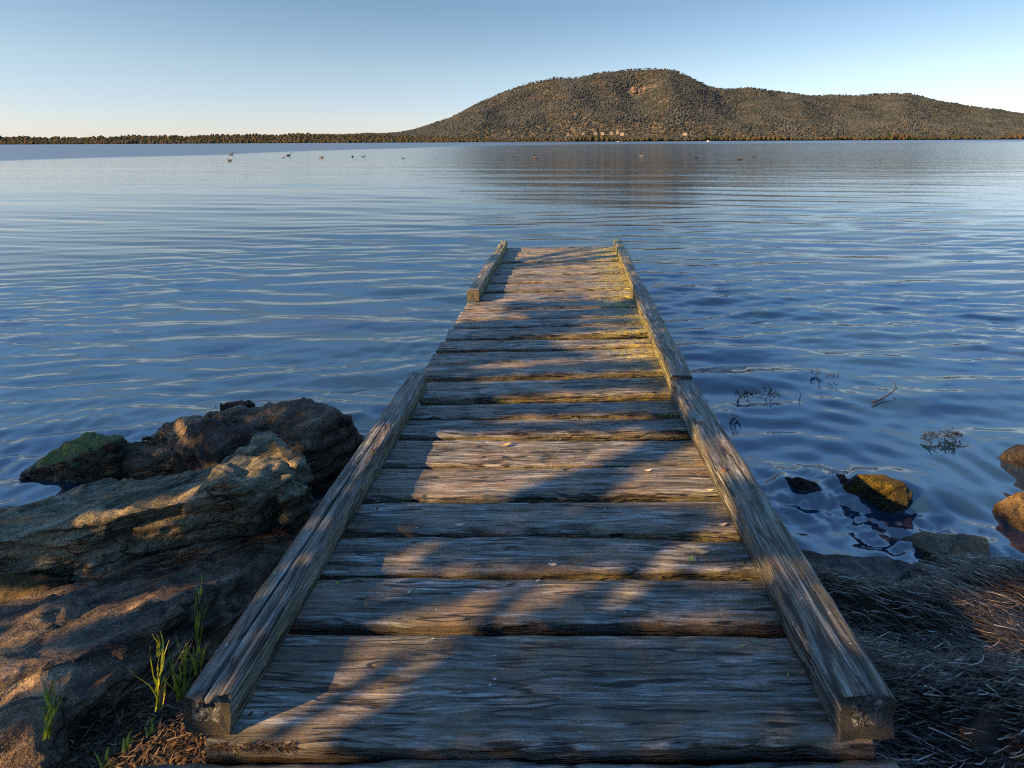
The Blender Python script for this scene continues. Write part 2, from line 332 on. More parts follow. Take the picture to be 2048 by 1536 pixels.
# ------------------------------------------------------------------ timber
def timber(name, P0, P1, w0, w1, h, mat, parent, seed, n=90, ny=14, wob=.005, topn=.003, moss=None, crack=None, chip=0., z0=0., sag=0., rag0=0., grime_shade=0.):
    """a weathered board from P0 to P1 (centre line of its top), widths w0, w1"""
    P0 = Vector(P0); P1 = Vector(P1); L = (P1 - P0).length; a = (P1 - P0) / L
    s = Vector((-a.y, a.x, 0)).normalized()
    vs = [(-1 + 2 * i / (ny - 1), 0) for i in range(ny)]
    sect = vs + [(1, .25), (1, .6), (.99, 1)] + [(.4, 1), (-.4, 1)] + [(-.99, 1), (-1, .6), (-1, .25)]
    K = len(sect); V = []; G = []; MO = []; GS = []
    for i in range(n):
        t_ = i / (n - 1); w = w0 + (w1 - w0) * t_; c0 = P0 + (P1 - P0) * t_
        l = t_ * L
        ef = noise.noise(Vector((l * 2.3, seed, 0))) * wob * 1.5 + noise.fractal(Vector((l * 12, seed, 3)), 1, 2, 3) * wob * .7
        eb = noise.noise(Vector((l * 2.3, seed, 9))) * wob * 1.5 + noise.fractal(Vector((l * 12, seed, 7)), 1, 2, 3) * wob * .7
        if chip:
            q = noise.noise(Vector((l * 5, seed, 30)))
            if q > .25: ef -= chip * (q - .25)
            q = noise.noise(Vector((l * 4.2, seed, 50)))
            if q > .3: eb -= chip * (q - .3)
        for (v, d) in sect:
            half = w / 2 + (ef if v < 0 else eb) * abs(v)
            y = v * half
            z = -d * h
            edge = (1 - abs(v)) * w / 2
            if d == 0:
                z += topn * (noise.fractal(Vector((l * 1.6, y * 22, seed)), 1, 2, 3) + .5 * noise.noise(Vector((l * 5, y * 90, seed + 5))))
                z -= .007 * math.exp(-edge / .006)
                z -= sag * noise.noise(Vector((l * .9, 0, seed + 11))) 
                if crack:
                    cv, cw, cd, t1 = crack
                    cc = cv + .12 * noise.noise(Vector((l * 3, seed, 77)))
                    z -= cd * max(0, 1 - t_ / t1) ** .5 * math.exp(-((v - cc) / cw) ** 2) if t_ < t1 else 0
            else:
                y += (noise.fractal(Vector((l * 6, z * 30, seed + 20)), 1, 2, 3)) * .004 * (1 if d < 1 else 0)
            lx = 0.
            if i in (0, n - 1):
                lx = (noise.fractal(Vector((y * 30, z * 30, seed + 40)), 1, 2, 3)) * (.008 + rag0)
            P = c0 + s * y + Vector((0, 0, z + z0)) + a * lx
            V.append(P); G.append((l + seed * 3.1, y + seed, z + seed * .7))
            MO.append(moss(P) if moss else 0.); GS.append(grime_shade * min(1, max(0, (d - .0) / .25)) if d > 0 else 0.)
    Fc = []
    for i in range(n - 1):
        for j in range(K):
            j2 = (j + 1) % K
            Fc.append((i * K + j, (i + 1) * K + j, (i + 1) * K + j2, i * K + j2))
    me = bpy.data.meshes.new(name)
    f2 = [f[::-1] for f in Fc]
    # end caps: rings shrunk to a centre
    nv = len(V)
    for (base, sgn) in ((0, 1), ((n - 1) * K, -1)):
        ctr = sum((V[base + j] for j in range(K)), Vector()) / K
        prev = [base + j for j in range(K)]
        for q in (.6, .25):
            cur = []
            for j in range(K):
                P = ctr + (V[base + j] - ctr) * q
                P = P + a * (noise.fractal(P * 45 + Vector((seed, 0, 0)), 1, 2, 3) * .006)
                V.append(P); g = G[base + j]; G.append((g[0], (P - ctr).dot(s) + seed, P.z - ctr.z)); MO.append(0.); GS.append(GS[base + j]); cur.append(len(V) - 1)
            for j in range(K):
                j2 = (j + 1) % K
                fc = (prev[j], prev[j2], cur[j2], cur[j])
                f2.append(fc if sgn > 0 else fc[::-1])
            prev = cur
        V.append(ctr); G.append(G[base]); MO.append(0.); GS.append(0.); ci = len(V) - 1
        for j in range(K):
            j2 = (j + 1) % K
            fc = (prev[j], prev[j2], ci)
            f2.append(fc if sgn > 0 else fc[::-1])
    me.from_pydata([tuple(v) for v in V], [], f2)
    me.polygons.foreach_set('use_smooth', [k_ < len(Fc) for k_ in range(len(me.polygons))]); me.update()
    bm = bmesh.new(); bm.from_mesh(me); bmesh.ops.recalc_face_normals(bm, faces=bm.faces); bm.to_mesh(me); bm.free()
    vattr(me, 'gr', np.array(G)); fattr(me, 'moss', np.array(MO)); fattr(me, 'grime_shade', np.array(GS))
    return link(name, me, mat, parent)

jetty = empty('wooden_jetty', (0, 1.1, 0))
tag(jetty, 'old weathered plank jetty with low kerb rails running out over the lake', 'jetty')
JL = Vector((0, 1.1, 0))
def inj(o):                                             # children keep world coordinates
    o.matrix_parent_inverse = Matrix.Translation(-JL); return o
def plank_moss(P):
    r = max(0, min(1, (P.x - .05) / .4)) * max(0, min(1, (P.y - 2.2) / 1.2)) * 1.1
    r2 = .30 * max(0, min(1, (P.y - 3.5) / 2.))
    r3 = .55 if P.z < -.012 and P.y > 1.5 else 0
    r4 = .08
    return max(r, r2, r3, r4)
# back edge left/right, front edge left/right : photo rows on the deck level
PL = [(1262, 1268, 1487, 1488, -.735, .60), (1153, 1157, 1243, 1243, -.74, .58), (1071, 1074, 1143, 1138, -.735, .58), (1003, 999, 1062, 1060, -.74, .57),
      (934, 930, 995, 985, -.735, .57), (879, 877, 929, 926, -.73, .56), (842, 835, 873, 860, -.74, .56), (807, 797, 835, 822, -.73, .56),
      (763, 751, 795, 784, -.735, .555), (729, 712, 757, 739, -.785, .55), (703, 693, 726, 710, -.79, .55), (680, 674, 700, 689, -.785, .55),
      (659, 646, 677, 662, -.79, .55), (640, 633, 657, 644.5, -.785, .55), (620, 612, 637, 630, -.785, .55), (603, 595, 618, 610.5, -.78, .55),
      (586, 577, 601, 593.5, -.75, .55), (568, 561, 584, 575.5, -.74, .55), (551, 546, 566, 559, -.75, .55), (538, 533, 549, 544, -.745, .55), (526, 522, 536, 531.5, -.75, .55),
      (514, 510, 524.5, 520.5, -.74, .55), (504, 501, 513, 509, -.745, .55), (495, 491, 503, 500, -.735, .55)]
for i, (bl, br, fl, fr, xl, xr) in enumerate(PL):
    def yy(px, row): return at(px, row, 0).y
    BL = Vector((xl, yy(900 if i > 8 else 700, bl), 0)); BRt = Vector((xr, yy(1300, br), 0)); FL = Vector((xl, yy(900 if i > 8 else 700, fl), 0)); FR = Vector((xr, yy(1300, fr), 0))
    lift = random.uniform(-.004, .004) if i > 0 else 0
    P0 = (BL + FL) / 2 + Vector((random.uniform(-.008, .008), 0, lift)); P1 = (BRt + FR) / 2 + Vector((0, 0, lift + random.uniform(-.003, .003)))
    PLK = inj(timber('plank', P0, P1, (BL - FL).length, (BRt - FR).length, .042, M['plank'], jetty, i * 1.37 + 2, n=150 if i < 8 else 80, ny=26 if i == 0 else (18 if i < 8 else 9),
           wob=.006, topn=.0045 if i < 9 else .006, grime_shade=.62 if i < 3 else .35, moss=plank_moss, chip=.03 if i > 3 else .012, sag=.004))
    if i < 14:
        for nx_ in (-.67, -.645, .46, .485)[::1 if i % 2 else 1]:
            t_ = (nx_ - xl) / (xr - xl); q = P0.lerp(P1, t_); wy = ((BL - FL).length * (1 - t_) + (BRt - FR).length * t_) * random.choice((-.27, .25))
            bm = bmesh.new(); bmesh.ops.create_cone(bm, cap_ends=True, segments=9, radius1=.0048, radius2=.0036, depth=.003)
            bmesh.ops.translate(bm, verts=bm.verts, vec=(q.x + random.uniform(-.01, .01), q.y + wy, q.z + .0005)); nm = bpy.data.meshes.new('nail'); bm.to_mesh(nm); bm.free()
            no = link('nail', nm, M['bolt'], [o for o in C.objects if o.name.startswith('plank')][-1] if False else PLK); no.matrix_parent_inverse = Matrix.Identity(4)
# shore sill in front of the first plank
sill = inj(timber('sill', (-.86, .985, -.02), (.63, .985, -.02), .20, .20, .09, M['plank'], jetty, 91.3, n=120, ny=18, wob=.008, topn=.006, moss=lambda P: .2))
# debris-covered bearer under the joint, long bearers and cross heads
for bx in (-.66, -.08, .47):
    inj(timber('bearer', (bx, 1.02, -.05), (bx, 6.28, -.05), .09, .09, .12, M['bearer'], jetty, 40 + bx * 3, n=60, ny=6))
for by in (2.9, 4.5, 6.1):
    inj(timber('crosshead', (-.76, by, -.175), (.56, by, -.175), .12, .12, .12, M['bearer'], jetty, 60 + by, n=30, ny=6))
def pile(x, y, r, ztop, seed):
    V = []; G = []; Fq = []; nr, ns = 14, 18
    for i in range(nr):
        z = ztop - (ztop + 1.3) * i / (nr - 1)
        for j in range(ns):
            a = 2 * math.pi * j / ns; q = r * (1 + .12 * noise.noise(Vector((math.cos(a) * 2, math.sin(a) * 2, z * 2 + seed))))
            V.append((x + q * math.cos(a), y + q * math.sin(a), z)); G.append((z, a * r, seed))
    for i in range(nr - 1):
        for j in range(ns): Fq.append((i * ns + j, (i + 1) * ns + j, (i + 1) * ns + (j + 1) % ns, i * ns + (j + 1) % ns))
    Fq.append(tuple(range(ns)))
    me = bpy.data.meshes.new('pile'); me.from_pydata(V, [], Fq); me.update(); vattr(me, 'gr', np.array(G)); fattr(me, 'moss', np.full(len(V), .4))
    inj(link('pile', me, M['bearer'], jetty))
for by in (2.9, 4.5, 6.1):
    for bx in (-.62, .42): pile(bx, by, .075, -.28, by + bx)
# kerb rails
def rail_moss(P): return .25 + .9 * max(0, min(1, (P.y - 5.2))) + (.55 if P.z < .07 and P.y > 2.4 else 0)
def Rl(name, pts, w, h, seed, **k):
    return inj(timber(name, pts[0], pts[1], w[0], w[1], h, M['rail'], jetty, seed, **k))
e = .004
nl = Rl('kerb_rail', ((-.745, 1.108, .088), (-.752, 2.67, .082)), (.092, .082), .083, 5.2, n=170, ny=64, wob=.003, topn=.004, crack=(.02, .045, .026, .75), moss=lambda P: .35 if P.z < .07 else .05, rag0=.01)
Rl('kerb_rail', ((-.752, 4.12, .088), (-.772, 6.16, .086)), (.085, .08), .083, 17.7, n=60, ny=12, moss=rail_moss, topn=.008)
Rl('kerb_rail', ((.583, 1.098, .090), (.508, 2.58, .080)), (.112, .108), .086, 23.1, n=150, ny=24, wob=.006, topn=.004, moss=lambda P: .12, chip=.02)
Rl('kerb_rail', ((.508, 2.592, .092), (.506, 4.22, .086)), (.105, .10), .088, 31.9, n=90, ny=14, wob=.008, moss=rail_moss, chip=.03)
Rl('kerb_rail', ((.508, 4.235, .080), (.503, 6.22, .092)), (.085, .09), .085, 37.3, n=70, ny=12, wob=.006, moss=rail_moss, chip=.02)
# bolts
def bolt(x, y, z, r=.011):
    bm = bmesh.new(); bmesh.ops.create_cone(bm, cap_ends=True, segments=12, radius1=r, radius2=r * .6, depth=.006)
    bmesh.ops.translate(bm, verts=bm.verts, vec=(x, y, z + .002)); me = bpy.data.meshes.new('bolt'); bm.to_mesh(me); bm.free()
    inj(link('bolt', me, M['bolt'], jetty))
for (px, py, z) in [(1448, 938, .09), (1400, 845, .09), (1355, 725, .09), (1310, 640, .09), (1716, 1370, .09), (560, 1190, .086), (745, 900, .084), (960, 560, .086)]:
    P = at(px, py, z); bolt(P.x, P.y, z - .004, .012)

# ------------------------------------------------------------------ boulders
def hull_rock(name, hulls, mat, label, cat='boulder', group=None, voxel=.014, amp=.03, fr=4., smooth=2, seed=0., ridge=.5, strata=.0, sdir=(0, .35, 1), facet=.7, under=.9, push=.02):
    bm = bmesh.new(); allp = []
    for pts in hulls:
        W_ = [at(*p) if len(p) == 3 else atd(p[0], p[1], p[3]) for p in pts]
        c = sum(W_, Vector()) / len(W_)
        low = [Vector((c.x + (q.x - c.x) * under, c.y + (q.y - c.y) * under + push, -.62)) for q in W_]
        vs = [bm.verts.new(q) for q in W_ + low]; allp += W_
        r = bmesh.ops.convex_hull(bm, input=vs)
        dead = list({g for g in r['geom_interior'] + r['geom_unused'] if isinstance(g, bmesh.types.BMVert)})
        bmesh.ops.delete(bm, geom=dead, context='VERTS')
    bmesh.ops.recalc_face_normals(bm, faces=bm.faces)
    me = bpy.data.meshes.new('tmp'); bm.to_mesh(me); bm.free()
    o = bpy.data.objects.new('tmp', me); C.objects.link(o)
    md = o.modifiers.new('r', 'REMESH'); md.mode = 'VOXEL'; md.voxel_size = voxel
    dg = bpy.context.evaluated_depsgraph_get(); dg.update(); ev = o.evaluated_get(dg); m2 = bpy.data.meshes.new_from_object(ev)
    bpy.data.objects.remove(o)
    n = len(m2.vertices); V = np.empty(n * 3, np.float32); m2.vertices.foreach_get('co', V); V = V.reshape(-1, 3).astype(float)
    E = np.empty(len(m2.edges) * 2, np.int32); m2.edges.foreach_get('vertices', E); E = E.reshape(-1, 2)
    deg = np.bincount(E.ravel(), minlength=n)[:, None]
    for _ in range(smooth):
        A = np.zeros_like(V); np.add.at(A, E[:, 0], V[E[:, 1]]); np.add.at(A, E[:, 1], V[E[:, 0]]); V = .4 * V + .6 * A / deg
    m2.vertices.foreach_set('co', V.astype(np.float32).ravel()); m2.update()
    N = np.empty(n * 3, np.float32); m2.vertices.foreach_get('normal', N); N = N.reshape(-1, 3)
    so_ = Vector((seed * 7.3, seed * 3.1, seed)); sd = Vector(sdir).normalized()
    for i in range(n):
        p = Vector(V[i]); q = p * fr + so_
        d = noise.fractal(q, 1, 2.1, 5)
        rg = 1 - abs(noise.noise(q * .7 + Vector((5, 5, 5)))) * 2
        d = d * .7 + (rg - .5) * ridge * .5
        if strata:
            hh = p.dot(sd) * 14 + noise.noise(p * 2.5) * 1.2
            fr_ = hh - math.floor(hh)
            d += strata * (min(fr_ * 1.3, 1) ** 3 - .4)
        d += .18 * noise.noise(p * 40)
        pv = Vector((p.x * 2.6 + p.y * .8, p.y * 2.6 - p.x * .8, p.z * 6)) * (fr / 4) + so_ + Vector((noise.noise(p * 5), noise.noise(p * 5 + so_), 0)) * .35
        f_ = noise.voronoi(pv)[0]; d += facet * (min((f_[1] - f_[0]) * 2.5, 1) - .6)
        f_ = noise.voronoi(pv * 3.1)[0]; d += facet * .35 * (min((f_[1] - f_[0]) * 2., 1) - .6)
        V[i] += N[i] * (d * amp)
    ctr = V.mean(0); ctr[2] = WZ
    V -= ctr
    m2.vertices.foreach_set('co', V.astype(np.float32).ravel()); m2.polygons.foreach_set('use_smooth', [True] * len(m2.polygons)); m2.materials.clear(); m2.update()
    return tag(link(name, m2, mat, loc=tuple(ctr)), label, cat, group)
GL = 'boulders heaped beside the jetty'
hull_rock('boulder', [
    [(-260, 1125, -.06), (0, 1082, -.03), (290, 1012, .0), (440, 962, .03), (510, 975, .02), (-260, 1060, -.2), (0, 1026, -.19), (150, 990, -.19), (350, 956, -.17), (470, 918, -.05),
     (-260, 1230, -.24), (0, 1172, -.23), (150, 1168, -.23), (380, 1105, -.22), (470, 1092, -.22), (560, 1040, -.22)],
    [(470, 915, -.02), (530, 885, -.01), (590, 915, -.03), (608, 962, -.08), (592, 1020, -.2), (500, 985, .0), (430, 950, 0.0), (560, 925, -.01)],
    [(440, 930, -.01), (500, 878, .01), (530, 866, .015), (556, 874, .01), (520, 890, .02), (470, 905, .01)],
    [(545, 878, .015), (575, 888, .01), (612, 915, -.02), (620, 935, -.05), (590, 930, -.01), (560, 905, .015)],
    [(420, 950, .02), (450, 928, .03), (480, 945, .02), (470, 960, .02)],
    [(560, 945, .0), (590, 938, .01), (610, 955, -.03), (590, 990, -.06), (555, 975, .01)]],
    M['rock_slab'], 'long flat grey-green slab boulder with a broken jagged tip, leaning towards the jetty', group=GL, amp=.030, seed=1, strata=.45, sdir=(.1, .45, 1), smooth=1, under=.75, push=.22, voxel=.011)
hull_rock('boulder', [
    [(-320, 1310, -.12), (0, 1245, -.12), (180, 1203, -.11), (400, 1130, -.12), (560, 1055, -.17), (650, 1000, -.22), (715, 965, -.27), (650, 1055, -.22), (545, 1195, -.21), (470, 1250, -.19),
     (300, 1345, -.15), (200, 1400, -.13), (100, 1330, -.05), (300, 1235, -.06), (-320, 1500, -.08)],
    [(-320, 1420, -.08), (100, 1390, -.10), (142, 1425, -.14), (140, 1600, -.17), (40, 1440, -.08), (-320, 1700, -.1)]],
    M['rock_front'], 'largest dark brown boulder in the near left corner, its lower end sunlit orange', group=GL, amp=.032, seed=2, strata=.35, smooth=2)
hull_rock('boulder', [
    [(275, 868, -.22), (350, 843, -.12), (440, 818, -.03), (560, 796, .02), (610, 790, .03), (665, 805, .0), (700, 832, -.08), (729, 868, -.25), (330, 930, -.3), (480, 905, -.16), (600, 868, -.06), (690, 930, -.3), (600, 930, -.3), (650, 850, -.1)]],
    M['rock_brown'], 'rounded brown boulder with a high hump, farthest of the heap, against the water', group=GL, amp=.028, seed=3, strata=.25, smooth=3)
hull_rock('boulder', [
    [(372, 850, -.10), (420, 840, -.04), (475, 838, -.02), (505, 858, -.04), (560, 890, -.1), (350, 905, -.2), (385, 935, -.3), (490, 925, -.2), (440, 900, -.1), (350, 925, -.32)]],
    M['rock_dark'], 'small near-black rock wedged between the brown hump and the jagged slab', 'rock', group=GL, amp=.024, seed=4, strata=.2, voxel=.011)
hull_rock('rock', [
    [(33, 948, -.35), (90, 908, -.28), (170, 862, -.20), (232, 864, -.18), (278, 884, -.27), (75, 966, -.36), (140, 973, -.36), (205, 962, -.34), (240, 925, -.26), (232, 880, -.15), (110, 925, -.26)]],
    M['rock_moss'], 'green mossy pointed rock standing in the water at the left', 'rock', group=GL, amp=.022, seed=5, voxel=.010, fr=5, strata=.4)
hull_rock('rock', [
    [(208, 925, -.27), (268, 876, -.19), (345, 868, -.17), (372, 900, -.22), (362, 928, -.3), (300, 948, -.34), (215, 962, -.36), (120, 985, -.37)]],
    M['rock_brown'], 'low rusty brown rock between the green mossy rock and the black rock', 'rock', group=GL, amp=.020, seed=6, voxel=.010)
hull_rock('rock', [[(-60, 1150, -.14), (40, 1145, -.15), (75, 1180, -.2), (20, 1200, -.18), (-60, 1210, -.16), (130, 1196, -.21), (230, 1178, -.24)]],
    M['rock_tan'], 'small yellowish stone wedged under the grey slab at the left edge', 'rock', group=GL, amp=.018, seed=7, voxel=.010)
hull_rock('rock', [[(425, 812, -.06), (440, 802, -.03), (500, 797, -.01), (515, 806, -.02), (470, 815, -.05)]],
    M['rock_dark'], 'thin dark stone lying along the top of the brown humped boulder', 'rock', amp=.008, seed=8, voxel=.008, smooth=2)
GW = 'stones breaking the water right of the jetty'
hull_rock('rock', [[(1700, 955, -.32), (1715, 950, -.28), (1765, 947, -.25), (1810, 964, -.27), (1828, 985, -.32), (1815, 1008, -.35), (1770, 1012, -.36), (1715, 990, -.36), (1665, 985, -.37), (1780, 970, -.25)]],
    M['rock_gold'], 'round golden weed-covered stone breaking the water right of the jetty', 'rock', GW, voxel=.008, amp=.009, fr=8, seed=9, smooth=5, facet=.1)
hull_rock('rock', [[(1560, 955, -.345), (1590, 950, -.295), (1640, 965, -.295), (1650, 985, -.345), (1600, 990, -.36), (1565, 972, -.36)]],
    M['rock_dark'], 'black wet stone barely above the water, closest to the right kerb rail', 'rock', GW, voxel=.007, amp=.014, fr=9, seed=10)
hull_rock('rock', [[(1650, 940, -.345), (1690, 945, -.29), (1705, 960, -.29), (1720, 1000, -.355), (1680, 975, -.35)]],
    M['rock_dark'], 'black wet stone touching the left side of the golden stone', 'rock', GW, voxel=.007, amp=.014, fr=9, seed=11)
hull_rock('rock', [[(1990, 915, -.35), (2030, 888, -.27), (2090, 885, -.2), (2140, 920, -.3), (2080, 935, -.35), (2010, 930, -.36)]],
    M['rock_dark'], 'dark grey wet rock cut by the right edge of the view, farther of the two', 'rock', GW, voxel=.009, amp=.014, seed=12)
hull_rock('rock', [[(1980, 1005, -.34), (2020, 978, -.25), (2080, 970, -.2), (2160, 1000, -.22), (2160, 1090, -.36), (2050, 1080, -.37), (2000, 1035, -.36), (2060, 1030, -.27)]],
    M['rock_tan'], 'yellow-brown rock cut by the right edge of the view, sunlit', 'rock', GW, voxel=.009, amp=.016, seed=13)
hull_rock('rock', [[(1800, 1075, -.355), (1850, 1065, -.335), (1920, 1062, -.32), (1975, 1080, -.32), (1982, 1115, -.335), (1940, 1145, -.35), (1890, 1140, -.34), (1860, 1105, -.32)]],
    M['rock_tan'], 'flat brown stone awash in foam just off the seaweed bank', 'rock', GW, voxel=.008, amp=.012, fr=7, seed=14)
hull_rock('rock', [[(1610, 1150, -.28), (1640, 1118, -.28), (1700, 1110, -.25), (1780, 1112, -.25), (1840, 1130, -.28), (1868, 1160, -.34), (1760, 1180, -.25), (1650, 1190, -.24)]],
    M['rock_grey'], 'low rounded grey rock at the water edge against the right kerb rail', 'rock', GW, voxel=.010, amp=.018, fr=7, seed=15)

# ------------------------------------------------------------------ ribbons (sea grass, litter, grass)
def ribbons(name, roots, dirs, lens, wid, curl, nseg, mat, lift=None, seed=0, droop=None):
    """thin folded ribbons; one island each"""
    n = len(roots); r = np.random.default_rng(seed)
    P = np.array(roots, float); d = np.array(dirs, float); d /= np.linalg.norm(d, axis=1)[:, None]
    lens = np.asarray(lens, float).reshape(n, 1); wid = np.asarray(wid, float).reshape(n, 1)
    V = []; up = np.array([0, 0, 1.])
    cz = r.normal(0, curl, (n, 1)); cy = r.normal(0, curl * .4, (n, 1))
    for k in range(nseg + 1):
        side = np.cross(d, up + r.normal(0, .3, (n, 3)) * .3); side /= np.linalg.norm(side, axis=1)[:, None] + 1e-9
        w = wid * (1 - (k / nseg) ** 2 * .85)
        V.append(P - side * w / 2); V.append(P + side * w / 2 + up * w * .15)
        P = P + d * lens / nseg
        ca, sa = np.cos(cz), np.sin(cz)
        d = np.concatenate([d[:, :1] * ca - d[:, 1:2] * sa, d[:, :1] * sa + d[:, 1:2] * ca, d[:, 2:] + cy - (droop or 0)], 1)
        d += r.normal(0, .06, (n, 3)); d /= np.linalg.norm(d, axis=1)[:, None]
    V = np.stack(V, 1).reshape(-1, 3); m = (nseg + 1) * 2
    b = (np.arange(n) * m)[:, None, None]
    q = np.array([[2 * k, 2 * k + 1, 2 * k + 3, 2 * k + 2] for k in range(nseg)])[None]
    return mesh_np(name, V, (b + q).reshape(-1, 4), smooth=False)
# wrack bank right of the jetty
def wrack_z(x, y):
    base = gz(x, y)
    m = .055 * np.exp(-((y - 1.78 - .05 * np.sin(x * 5)) / .09) ** 2) + .05 * np.exp(-((y - 1.40 + .16 * (x - 1)) / .16) ** 2) + .03 * np.sin(x * 9 + y * 6) * np.sin(y * 11 - x * 3)
    return base + .035 + np.clip(m, -.02, .2)
gx = np.linspace(.60, 3.2, 260); gy = np.linspace(.75, 1.93, 140)
X, Y = np.meshgrid(gx, gy); Z = wrack_z(X, Y)
Z += np.array([noise.fractal(Vector((a * 9, b * 14, 1)), 1, 2, 4) * .02 for a, b in zip(X.ravel(), Y.ravel())]).reshape(X.shape)
edge = np.clip((1.90 + .07 * np.sin(X * 6.3 + 2 * np.sin(X * 2.9)) + .03 * np.sin(X * 23) - Y) / .14, 0, 1) * np.clip((X - .60) / .06, 0, 1); Z = Z * edge + (gz(X, Y) - .03) * (1 - edge)
tw = NT('matted_wrack'); p = tw.n('ShaderNodeNewGeometry').outputs['Position']
f = tw.noise(tw.vmath('MULTIPLY', p, (30, 60, 30)), 1, 6, .7)
tw.P(Base_Color=tw.ramp(f, [(.35, (.006, .005, .004)), (.55, (.022, .015, .010)), (.7, (.06, .04, .022))]), Roughness=.7, Normal=tw.bump(f, .02))
tag(link('wrack_bank', mesh_np('wrack_bank', np.stack([X, Y, Z], -1).reshape(-1, 3), grid_faces(140, 260)), tw.m), kind='structure')
n = 40000
rx = rng.uniform(.62, 2.6, n); ry = .85 + 1.08 * rng.random(n) ** .9
ang = -.55 + .55 * np.sin(rx * 3.1 + ry * 4) + rng.normal(0, .30, n) + np.where(ry > 1.65, .35, 0)
rz = wrack_z(rx, ry) + rng.uniform(-.004, .020, n)
dirs = np.stack([np.cos(ang), np.sin(ang), rng.normal(.02, .12, n)], 1)
me = ribbons('sea_grass_wrack', np.stack([rx, ry, rz], 1), dirs, rng.uniform(.025, .085, n), rng.uniform(.0016, .0048, n), .14, 4, M['wrack'], seed=3, droop=.03)
tag(link('sea_grass_wrack', me, M['wrack']), kind='stuff')
# dead litter and straw in the gap between boulders and left rail, and at the foot of the first plank
n = 3400
pts = []
while len(pts) < n:
    px, py = random.uniform(120, 420), random.uniform(1380, 1560)
    q = at(px, py, -.2)
    if q.x > -.80 or px < 140 + (1500 - py) * .2: continue
    pts.append((q.x, q.y, float(gz(q.x, q.y)) + random.uniform(.01, .06)))
a_ = rng.uniform(0, 6.28, n)
me = ribbons('leaf_litter', pts, np.stack([np.cos(a_), np.sin(a_), rng.normal(.05, .3, n)], 1), rng.uniform(.010, .038, n), rng.uniform(.0018, .0055, n), .35, 3, M['straw'], seed=4)
tag(link('leaf_litter', me, M['straw']), kind='stuff')
n = 450
px = rng.uniform(415, 590, n); py = 1492 + rng.normal(0, 4, n)
pts = [tuple(at(a, b, -.012 + random.uniform(0, .01))) for a, b in zip(px, py)]
a_ = rng.normal(0, .6, n)
me = ribbons('straw_debris', pts, np.stack([np.cos(a_), np.sin(a_), rng.normal(0, .15, n)], 1), rng.uniform(.006, .022, n), rng.uniform(.0015, .004, n), .2, 3, M['straw'], seed=5)
tag(link('straw_debris', me, M['straw']), kind='stuff')
# stalks of green grass
def sprig(px, py_base, py_top, D, blades, label, seed, spread=.35, cat='grass'):
    blades = int(blades * 1.7); r = random.Random(seed); base = atd(px, py_base, D); top = atd(px + r.uniform(-4, 10), py_top, D); h = (top - base).length
    roots, ds, ls, ws = [], [], [], []
    for i in range(blades):
        t_ = 0 if i < blades * .5 else r.uniform(.2, .8)
        q = base.lerp(top, t_)
        roots.append((q.x + r.uniform(-.006, .006), q.y + r.uniform(-.006, .006), q.z))
        a = r.uniform(0, 6.28); s_ = r.uniform(.1, spread)
        ds.append((math.cos(a) * s_, math.sin(a) * s_, 1)); ls.append(h * (r.uniform(.35, 1.0) if t_ == 0 else r.uniform(.2, .4))); ws.append(r.uniform(.003, .006))
    me = ribbons('grass_sprig', roots, ds, ls, ws, .22, 8, M['grass'], seed=seed, droop=.09)
    V = np.empty(len(me.vertices) * 3, np.float32); me.vertices.foreach_get('co', V); V = V.reshape(-1, 3) - np.array(base, np.float32); me.vertices.foreach_set('co', V.ravel()); me.update()
    tag(link('grass_sprig', me, M['grass'], loc=base), label, cat, 'green grass sprigs among the rocks')
sprig(398, 1300, 1165, 1.42, 7, 'tallest single green sprig rising before the dark boulder beside the left rail', 31, .12)
sprig(318, 1420, 1262, 1.28, 9, 'bent yellow-green sprig left of the rail end, before the large boulder', 32, .3)
sprig(362, 1400, 1290, 1.24, 16, 'dense bright green tuft touching the left rail', 33, .5)
sprig(395, 1345, 1280, 1.25, 7, 'short sunlit sprig against the side of the left rail', 38, .3)
sprig(95, 1475, 1365, 1.10, 13, 'green tuft on the sunlit orange end of the near boulder', 34, .45)
sprig(215, 1560, 1500, 1.05, 9, 'low green tuft at the bottom edge of the view', 35, .5)
sprig(300, 1470, 1440, 1.12, 5, 'tiny green shoot in the dead leaves below the rail end', 36, .4)
sprig(255, 1500, 1470, 1.10, 5, 'tiny green shoot in the litter between boulder and rail', 37, .4)

# floating weed and twigs
def weed(px0, px1, py0, py1, n, label, seed, L=.06, name='floating_weed'):
    r = np.random.default_rng(seed); c = at((px0 + px1) / 2, (py0 + py1) / 2, WZ)
    pts = []
    for i in range(n):
        u, v = r.uniform(-1, 1), r.normal(0, .4)
        q = at((px0 + px1) / 2 + u * (px1 - px0) / 2, (py0 + py1) / 2 + np.clip(v, -1, 1) * (py1 - py0) / 2 * (1 - abs(u) * .6), WZ + .018)
        pts.append((q.x - c.x, q.y - c.y, .018 + r.uniform(0, .022)))
    a = r.normal(0, .9, n)
    me = ribbons(name, pts, np.stack([np.cos(a), np.sin(a), r.normal(0, .2, n)], 1), r.uniform(L * .4, L, n), r.uniform(.004, .012, n), .4, 5, M['weed'], seed=seed)
    tag(link(name, me, M['weed'], loc=c), label, 'seaweed')
weed(1468, 1556, 778, 802, 130, 'dense black clump of floating weed close to the right kerb rail', 51)
weed(1622, 1640, 746, 754, 12, 'small brown scrap of floating weed beyond the black clump, left of two', 52, .05)
weed(1655, 1672, 752, 760, 10, 'small scrap of floating weed beyond the black clump, right of two', 55, .05)
weed(1840, 1922, 860, 888, 90, 'brownish straggle of floating weed before the dark rock at the right edge', 53)
weed(1458, 1474, 822, 842, 10, 'tiny dark scrap of weed nearest the right kerb rail', 54, .04)
